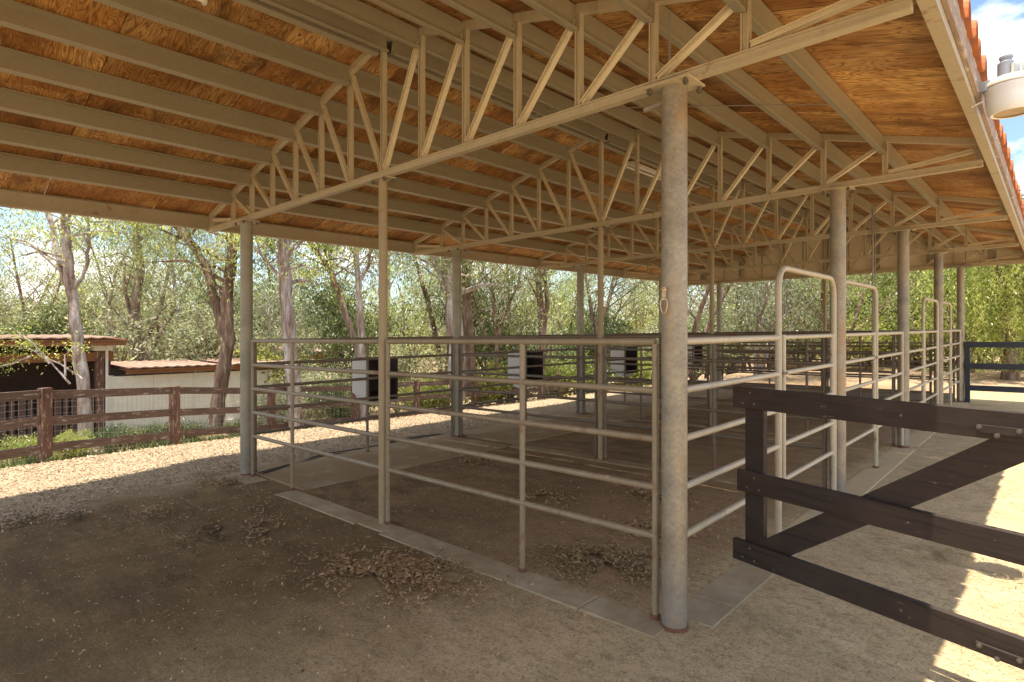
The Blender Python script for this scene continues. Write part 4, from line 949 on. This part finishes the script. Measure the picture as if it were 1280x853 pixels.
gum('gum_tree', 'pale thin gum far behind, between the leaning trunk and the stout gum', 22.0, [lb([(228, 470), (228, 420), (220, 370), (214, 320), (212, 250)], .10, .07)], B_PALE, 43, L_GREY, 7000)

# --- woodland behind, tree by tree
g = random.Random(5)
def zone(px):
    return ('above the sheds at far left' if px < 200 else 'behind the stout gum at left' if px < 320 else 'behind the straight gum, left of the slim middle post' if px < 470 else 'between the slim middle post and the broad gum' if px < 570 else
            'behind the pens, left of the big near post' if px < 830 else 'behind the pens, right of the big near post' if px < 1050 else 'behind the right hand round posts' if px < 1205 else 'beyond the black fence at far right')
used = {}
LM = [(-60, 'off the left edge above the open shed'), (30, 'above the open shed roof'), (110, 'behind the forked pale gum'), (180, 'above the joint of the two sheds'), (235, 'above the white shed roof'), (290, 'behind the stout leaning gum'), (345, 'behind the straight mottled gum'), (395, 'behind the orange outbuilding'), (440, 'behind the slender forked gums'), (490, 'just right of the slim middle post'), (530, 'left of the broad pale gum'), (580, 'behind the broad pale gum'), (625, 'behind the multi forked tree'), (675, 'behind the twin stemmed gum'), (730, 'behind the third left row post'), (780, 'above the third hay feeder'), (835, 'behind the big near post'), (885, 'just right of the big near post'), (930, 'left of the nearest bent frame'), (975, 'at the left leg of the nearest bent frame'), (1015, 'framed by the nearest bent frame'), (1060, 'behind the second large round post'), (1095, 'behind the second bent frame'), (1135, 'behind the third round post'), (1165, 'behind the third bent frame'), (1200, 'behind the last round post'), (1245, 'above the black board fence'), (1290, 'at the right edge over the black fence')]
spots = []
for px in range(-120, 1240, 96): spots.append((px + g.uniform(-18, 18), g.uniform(19, 24), 'mid'))
for px in range(-100, 1260, 60): spots.append((px + g.uniform(-14, 14), g.uniform(26, 34), 'back'))
for px in range(-60, 1300, 70): spots.append((px + g.uniform(-20, 20), g.uniform(38, 48), 'far'))
desc = {'tall_a': 'tall airy olive gum', 'tall_b': 'tall grey leaved gum', 'tall_c': 'many stemmed slender gum', 'bushy_a': 'bushy yellow green tree', 'bushy_b': 'bushy olive tree', 'bushy_c': 'bushy grey green tree', 'bushy_d': 'low dark green tree'}
for px, d, band in spots:
    if px > 1030: key = g.choice(['bushy_a', 'bushy_a', 'bushy_b', 'tall_a'])
    elif band == 'mid': key = g.choice(['tall_a', 'tall_b', 'bushy_c', 'bushy_d', 'tall_c', 'bushy_b'])
    elif band == 'back': key = g.choice(['tall_a', 'tall_b', 'tall_c', 'bushy_b', 'bushy_c', 'bushy_a'])
    else: key = g.choice(['tall_a', 'tall_b', 'bushy_c', 'bushy_a'])
    s = {'mid': 0.85, 'back': 1.0, 'far': 1.3}[band] * g.uniform(.85, 1.15)
    z = zone(px); bd = {'mid': 'front row', 'back': 'second row', 'far': 'farthest row'}[band]
    lm = min(LM, key=lambda t_: abs(t_[0] - px))[1]; lab = f'{desc[key]}, {bd}, {lm}'
    while lab in used: lab = lab.replace(desc[key], ('shorter ' if 'shorter' not in lab else 'paler ') + desc[key])
    used[lab] = 1
    plant('woodland_tree', key, at(px, d), s, g.uniform(0, 6.28), lab, 'tree', 'woodland trees behind the barn')
# distant wood that reads as one mass
gg = np.random.default_rng(77); n = 70000
ang = gg.uniform(-50, 50, n); ang = np.radians(ang); dd = gg.uniform(52, 75, n); lump = np.array([noise.noise(Vector((a * 9, 0, 0))) for a in ang])
zz = gg.uniform(0, 1, n) ** 1.2 * (4.6 + 3.5 * lump)
fx = CAM.x + FWD.x * dd * np.cos(ang) + RGT.x * dd * np.sin(ang); fy = CAM.y + FWD.y * dd * np.cos(ang) + RGT.y * dd * np.sin(ang)
C_ = np.stack([fx, fy, zz - 0.8], 1); V, Fq = leaves(C_, .42, .20, .3, gg)
dw = link('distant_woodland', mesh_np('distant_woodland', V, Fq, L_OLIVE)); tag(dw, 'hazy mass of far woodland filling the gaps between the nearer trees', 'woodland', None, 'stuff')

# weeping pepper trees at right
def pepper(xyz, H, Rr, seed, label, n=22000):
    r = root('pepper_tree', label, 'tree', xyz, 'weeping pepper trees on the right', shear=False); g = random.Random(seed); m = MB(); gg = np.random.default_rng(seed)
    m.tube([(0, 0, -.3), (0.05, 0, .8), (-.1, .1, 1.8), (0, 0, 2.6)], [.26, .2, .17, .14], 12, cap=False); C = []
    for i in range(20):
        a = g.uniform(0, 6.28); L = Rr * g.uniform(.35, 1); z = H * g.uniform(.6, 1); e = Vector((math.cos(a) * L, math.sin(a) * L, z)); md = e * .5 + Vector((0, 0, 1.2 + .25 * H))
        md.z = min(md.z, H); s0 = Vector((0, 0, 2.0)); m.tube([s0, s0.lerp(md, .6), md.lerp(e, .4), e], [.10, .07, .04, .015], 6, cap=False)
        for k in range(26):
            t = g.uniform(.3, 1.05); q = s0.lerp(md, t * 1.2) if t < .5 else md.lerp(e, (t - .5) * 2); q = q + Vector((g.gauss(0, .45), g.gauss(0, .45), g.gauss(0, .2))); L2 = g.uniform(.8, 4.2)
            nn_ = int(44 * L2 / 1.6); ts = gg.uniform(0, 1, nn_) ; sw = Vector((g.gauss(0, .12), g.gauss(0, .12), 0))
            for tt in ts: C.append((q.x + sw.x * tt + g.gauss(0, .05), q.y + sw.y * tt + g.gauss(0, .05), max(.35, q.z - L2 * tt)))
    V, Fq = leaves(np.array(C), .13, .035, .9, gg)
    link('trunk', m.mesh('trunk', B_BROWN, shear=False, smooth=True), r); link('crown', mesh_np('crown', V, Fq, L_YEL), r)
pepper(at(1262, 17.8), 5.6, 3.0, 51, 'weeping yellow green pepper tree behind the black board fence')
pepper(at(1130, 25.0), 6.2, 3.2, 52, 'weeping pepper tree behind the second and third round posts')
pepper(at(1390, 21.0), 6.5, 3.4, 53, 'weeping pepper tree at the right edge beyond the black fence')
pepper(at(1200, 30.0), 7.0, 3.6, 54, 'taller weeping pepper tree farther back, above the end of the pens')
pepper(at(1050, 31.0), 6.6, 3.4, 55, 'weeping pepper tree far behind the nearest bent pipe frame')

# shrubs and weeds along the paddock fence
def shrub(px, d, key, s, lab): plant('shrub', key, at(px, d), s, g.uniform(0, 6.28), lab, 'shrub', 'low growth behind the paddock fence')
for i, (px, d, key, s, lab) in enumerate([
    (18, 8.9, 'shrub_a', .3, 'lime green weeds low behind the fence at the far left edge'), (48, 9.3, 'shrub_a', .3, 'lime green weed clump just left of the leftmost fence post'), (80, 9.2, 'shrub_a', .3, 'lime green weed clump just right of the leftmost fence post'), (96, 10.0, 'shrub_a', .32, 'yellow green weeds at the foot of the forked pale gum'),
    (135, 10.4, 'shrub_b', .32, 'dark low shrub under the white shed corner'), (165, 10.6, 'shrub_b', .32, 'dark low shrub midway along the first wired span'), (195, 10.9, 'shrub_b', .32, 'dark low shrub left of the second fence post'), (235, 11.4, 'shrub_b', .32, 'dark low shrub right of the second fence post'), (300, 13.2, 'shrub_b', .32, 'green shrub at the foot of the stout gum'), (340, 13.6, 'shrub_c', .5, 'grey shrub behind the third fence post'),
    (405, 16.5, 'shrub_c', .8, 'grey green shrub between the straight gum and slender gum'), (430, 16.0, 'shrub_b', .9, 'dark bush just left of the first hay feeder'), (520, 17.0, 'shrub_a', .75, 'bright lime bush behind the rails right of the first hay feeder'), (545, 16.6, 'shrub_a', .8, 'brightest lime bush left of the left row post'), (500, 18.5, 'shrub_c', 1.1, 'grey green bush behind the lime bushes'), (605, 17.6, 'shrub_a', 1.0, 'lime bush right of the broad gum'),
    (640, 18.8, 'shrub_b', 1.0, 'dark bush left of the second hay feeder'), (700, 20.0, 'shrub_a', 1.1, 'green bush right of the second hay feeder'), (730, 21.0, 'shrub_b', 1.1, 'dark green bush behind the twin posts at centre'), (790, 22.0, 'shrub_a', 1.1, 'lime bush beside the third hay feeder'), (660, 23.0, 'shrub_c', 1.5, 'tall grey bush far behind the second feeder'), (880, 24.0, 'shrub_c', 1.4, 'grey bush right of the big near post'), (960, 24.0, 'shrub_c', 1.5, 'grey bush behind the nearest bent frame'),
    (1075, 22.5, 'shrub_a', 1.3, 'lime bush behind the second bent frame'), (1150, 22.0, 'shrub_a', 1.2, 'lime bush behind the third bent frame'), (1010, 23.5, 'shrub_c', 1.4, 'grey bush seen through the nearest bent frame'), (350, 20.0, 'shrub_a', 1.6, 'tall yellow green bush behind the straight gum'), (255, 20.0, 'shrub_c', 1.7, 'tall grey bush above the white shed roof'), (60, 24.5, 'shrub_c', 1.8, 'tall pale bush above the open shed roof'), (20, 21.5, 'shrub_b', 1.8, 'tall dark bush above the open shed at the left edge')]):
    shrub(px, d, key, s, lab)
for i, (px, d, key, s_, lab) in enumerate([(870, 27, 'hedge_b', .9, 'straggly grey green bush low behind the pens, right of the big near post'), (915, 26, 'hedge_b', .8, 'straggly grey green bush behind the timber kerb'), (965, 27, 'hedge_a', .85, 'straggly yellow bush at the left leg of the nearest bent frame'), (1010, 26, 'hedge_b', .9, 'straggly grey bush framed by the nearest bent frame'), (1055, 25, 'hedge_a', .95, 'straggly yellow green bush behind the second large round post'),
        (1095, 24, 'hedge_a', .9, 'straggly yellow green bush behind the second bent frame'), (1130, 25, 'hedge_a', 1.0, 'straggly yellow green bush behind the third round post'), (1165, 23, 'hedge_a', .85, 'straggly yellow green bush behind the third bent frame'), (1190, 24, 'hedge_a', 1.0, 'straggly yellow green bush behind the last round post'), (1222, 22, 'hedge_a', .8, 'straggly yellow green bush behind the left end of the black fence'), (1255, 21.5, 'hedge_b', .8, 'pale straggly bush behind the middle of the black fence'), (1290, 22, 'hedge_a', .9, 'straggly yellow green bush at the right edge behind the black fence'), (1330, 22, 'hedge_b', .9, 'pale straggly bush beyond the right edge'),
        (800, 27, 'hedge_b', .9, 'straggly grey bush behind the third hay feeder'), (745, 26, 'hedge_a', .8, 'straggly yellow green bush behind the slim second row post'), (700, 25, 'hedge_b', .9, 'straggly grey bush behind the second hay feeder')]):
    plant('bush', key, at(px, d), s_, g.uniform(0, 6.28), lab, 'bush', 'straggly bushes behind the pens')
# bare branch with sparse leaves lying over the shed front
r = root('fallen_branch', 'bare twiggy branch with a few leaves arching in front of the open shed', 'branch', at(60, 11.5), shear=False); b0 = Vector(r.location); m = MB(); tips = []; gq = random.Random(9)
for (pts) in [[(95, 480), (70, 462), (40, 440), (0, 432)], [(95, 475), (75, 455), (55, 448), (20, 425)], [(92, 470), (85, 445), (88, 430)], [(60, 455), (45, 430), (30, 415)], [(40, 445), (20, 455), (-10, 460)]]:
    P = []
    for (px, py) in pts: q = CAM + FWD * 11.5 + RGT * ((px - 640) / F_PX * 11.5); q.z = hgt(py, 11.5); P.append(q - b0 + Vector((0, gq.gauss(0, .1), 0)))
    m.tube(P, [.022, .016, .011, .005][:len(P)], 6, cap=False); tips += [(P[-1], 1), (P[-2], 1), (P[-1].lerp(P[-2], .5) + Vector((0, 0, .15)), 1)]
link('stem', m.mesh('stem', B_PALE, shear=False), r); link('foliage', foliage(tips, 900, .25, .06, .022, .5, 91, L_YEL, 'foliage'), r)

# ------------------------------------------------------------------ litter
def scatter(name, pos, L, Wd, mat, seed, flat=.35, lift=.004, label=None, thick=0.0):
    g = np.random.default_rng(seed); n = len(pos); a = g.uniform(0, 2 * math.pi, n); tz = g.normal(0, flat, n); d = np.stack([np.cos(a), np.sin(a), tz], 1); d /= np.linalg.norm(d, axis=1, keepdims=True)
    s = np.stack([-np.sin(a), np.cos(a), g.normal(0, flat, n)], 1); s /= np.linalg.norm(s, axis=1, keepdims=True); l = (L * g.uniform(.5, 1.4, n))[:, None]; w = (Wd * g.uniform(.6, 1.4, n))[:, None]
    C = np.array(pos); up = np.array([0, 0, 1.0]); C[:, 2] += lift + np.abs(tz) * l[:, 0] * .5
    curl = (g.uniform(.05, .3, n))[:, None] * l
    # two quads along the leaf, curled
    V = np.stack([C - d * l * .5, C + s * w * .5 + up * curl * .3, C + d * l * .5 + up * curl * .2, C - s * w * .5 + up * curl * .3], 1).reshape(-1, 3)
    o_ = link(name, mesh_np(name, V, np.arange(n * 4).reshape(-1, 4), mat)); tag(o_, label, None, None, 'stuff'); return o_
gg = np.random.default_rng(21)
def pile(cx, cy, rx, ry, n, h=.05, rot=0.0):
    r_ = np.abs(gg.normal(0, .48, n)); a = gg.uniform(0, 6.283, n); u, v = r_ * np.cos(a) * rx, r_ * np.sin(a) * ry; x = cx + u * math.cos(rot) - v * math.sin(rot); y = cy + u * math.sin(rot) + v * math.cos(rot)
    keep = np.array([noise.noise(Vector((p * 5, q * 5, 1.3))) > -.22 for p, q in zip(x, y)])
    z = np.array([terr(p, q) for p, q in zip(x, y)]) + gg.uniform(0, 1, n) * h * np.exp(-(r_ / .6) ** 2)
    return np.stack([x, y, z], 1)[keep]
scatter('leaf_pile', pile(-1.78, -.55, .80, .50, 6500, .025, .35), .036, .012, L_DRY, 1, .2, .004, 'heap of dry brown leaves in front of the slim middle post')
scatter('leaf_pile', pile(-.80, .55, .66, .44, 5200, .025, .3), .038, .013, L_DRY, 2, .2, .004, 'heap of dry brown leaves inside the pen behind the big near post')
scatter('leaf_pile', np.concatenate([pile(-2.2, 1.5, .5, .3, 600, .02), pile(-1.3, 2.2, .6, .3, 600, .02), pile(-3.9, 2.2, .5, .25, 500, .02), pile(-.9, 1.3, .5, .35, 600, .02)]), .05, .016, L_DRY, 3, .3, .004, 'thin drifts of dry leaves across the nearest pen floor')
scatter('leaf_pile', np.concatenate([pile(-3.4, -.75, 1.1, .35, 1300, .015, -.3), pile(-4.6, -1.2, .9, .5, 500, .015), pile(-5.2, -.3, .7, .4, 1100, .015)]), .036, .011, L_DRY, 4, .3, .004, 'drift of dry leaves and twigs on the brown earth left of the front rails')
def field(n, x0, x1, y0, y1, th=None, fr=.8):
    x = gg.uniform(x0, x1, n); y = gg.uniform(y0, y1, n)
    if th is not None:
        k = np.array([noise.noise(Vector((a * fr, b * fr, 7.7))) > th for a, b in zip(x, y)]); x, y = x[k], y[k]
    return np.stack([x, y, [terr(a, b) for a, b in zip(x, y)]], 1)
scatter('leaf_litter', np.concatenate([field(5200, -5.6, -.1, .1, 13, -.1), field(1100, -5.6, 1.6, -2.6, -.2, .12), field(900, .2, 2.2, .5, 12, .0), field(3500, -6.6, -5.4, -3, 12, -.2)]), .034, .010, L_DRY, 5, .25, .003, 'stray dry leaves scattered over the barn floor')
scatter('wood_chips', np.concatenate([field(5000, -5.9, -5.0, -4, 0.0, -.05), field(42000, -9.8, -5.75, -4, 5.5), field(12000, -10.4, -5.75, 5.5, 14)]), .04, .015, L_CHIP, 6, .3, .003, 'pale wood chip mulch covering the strip beside the barn')
scatter('straw', np.concatenate([pile(.92, 2.15, .45, .55, 700, .02), pile(1.55, 1.9, .4, .5, 260, .01), field(500, -1.2, 2.6, -2.4, 4, .0), pile(-3.6, -1.3, 1.3, .5, 300, .01)]), .10, .004, L_STRAW, 7, .15, .003, 'loose straw stalks strewn about the yard')
scatter('grit', field(9000, -5.6, 2.4, -2.8, 2.5), .012, .009, L_CHIP, 8, .5, .002, 'small stones and crumbs of grit on the earth')
scatter('dung_crumbs', np.concatenate([pile(-3.55, -1.05, 1.5, .42, 1500, .004, -.2), pile(-4.9, -1.7, 1.3, .42, 1000, .004, -.2), pile(-5.3, -2.0, .8, .3, 500, .004), pile(-2.9, -1.6, 1.2, .5, 500, .003)]), .016, .013, L_DUNG, 9, .15, .004, 'dark crumbly dung patches on the shaded earth at left')
# irrigation hose along the slab
hp = [(-5.30, .10), (-5.42, .45), (-5.50, .66), (-5.62, 1.05), (-5.68, 1.5), (-5.69, 1.9), (-5.72, 2.6), (-5.70, 3.3)]
for j, (dx, lab) in enumerate(((0, 'black water hose lying along the slab edge by the left row of posts'), (.07, 'second black water hose beside the first, looser and nearer the pens'))):
    m = MB(); P = [Vector((x + dx + .03 * math.sin(i * 1.9 + j), y, terr(x, y) + .02 + .012 * math.sin(i * 2.3 + j))) for i, (x, y) in enumerate(hp)]; S = []
    for i in range(len(P) - 1):
        a0, a1, a2, a3 = P[max(0, i - 1)], P[i], P[i + 1], P[min(len(P) - 1, i + 2)]
        for k in range(5):
            t = k / 5; S.append(0.5 * ((2 * a1) + (a2 - a0) * t + (2 * a0 - 5 * a1 + 4 * a2 - a3) * t * t + (3 * a1 - a0 - 3 * a2 + a3) * t ** 3))
    m.tube(S, .008, 8); me = m.mesh('hose', M_HOSE, tuple(P[0]), shear=False, smooth=True); o_ = link('hose', me, None, P[0]); tag(o_, lab, 'hose', 'hoses along the slab')
# low grass fringe under the fence
f1 = np.concatenate([field(2600, -9.6, -8.2, -3.2, .4), field(2200, -10.6, -9.2, .4, 4), field(2200, -12.5, -9.5, -2, 6), field(3000, -11.5, -10.3, 4, 14), field(4000, -16.2, -11, -4, 8)])
k = np.array([noise.noise(Vector((a * .7, b * .7, 2.2))) > -.05 and ((a + 8.3) * -0.41 + 0 < 99) for a, b in f1[:, :2]])
def fence_x(y):
    for i in range(len(FP) - 1):
        if FP[i][1] <= y <= FP[i + 1][1]:
            t = (y - FP[i][1]) / (FP[i + 1][1] - FP[i][1]); return FP[i][0] + t * (FP[i + 1][0] - FP[i][0])
    return FP[-1][0]
k &= np.array([a < fence_x(b) + .12 for a, b in f1[:, :2]])
f1 = f1[k]; V, Fq = leaves(f1, .16, .022, -.9, gg)
V[:, 2] = np.maximum(V[:, 2], -5); o_ = link('weed_grass', mesh_np('weed_grass', V, Fq, L_DARK)); tag(o_, 'green weedy grass under and behind the paddock fence', None, None, 'stuff')
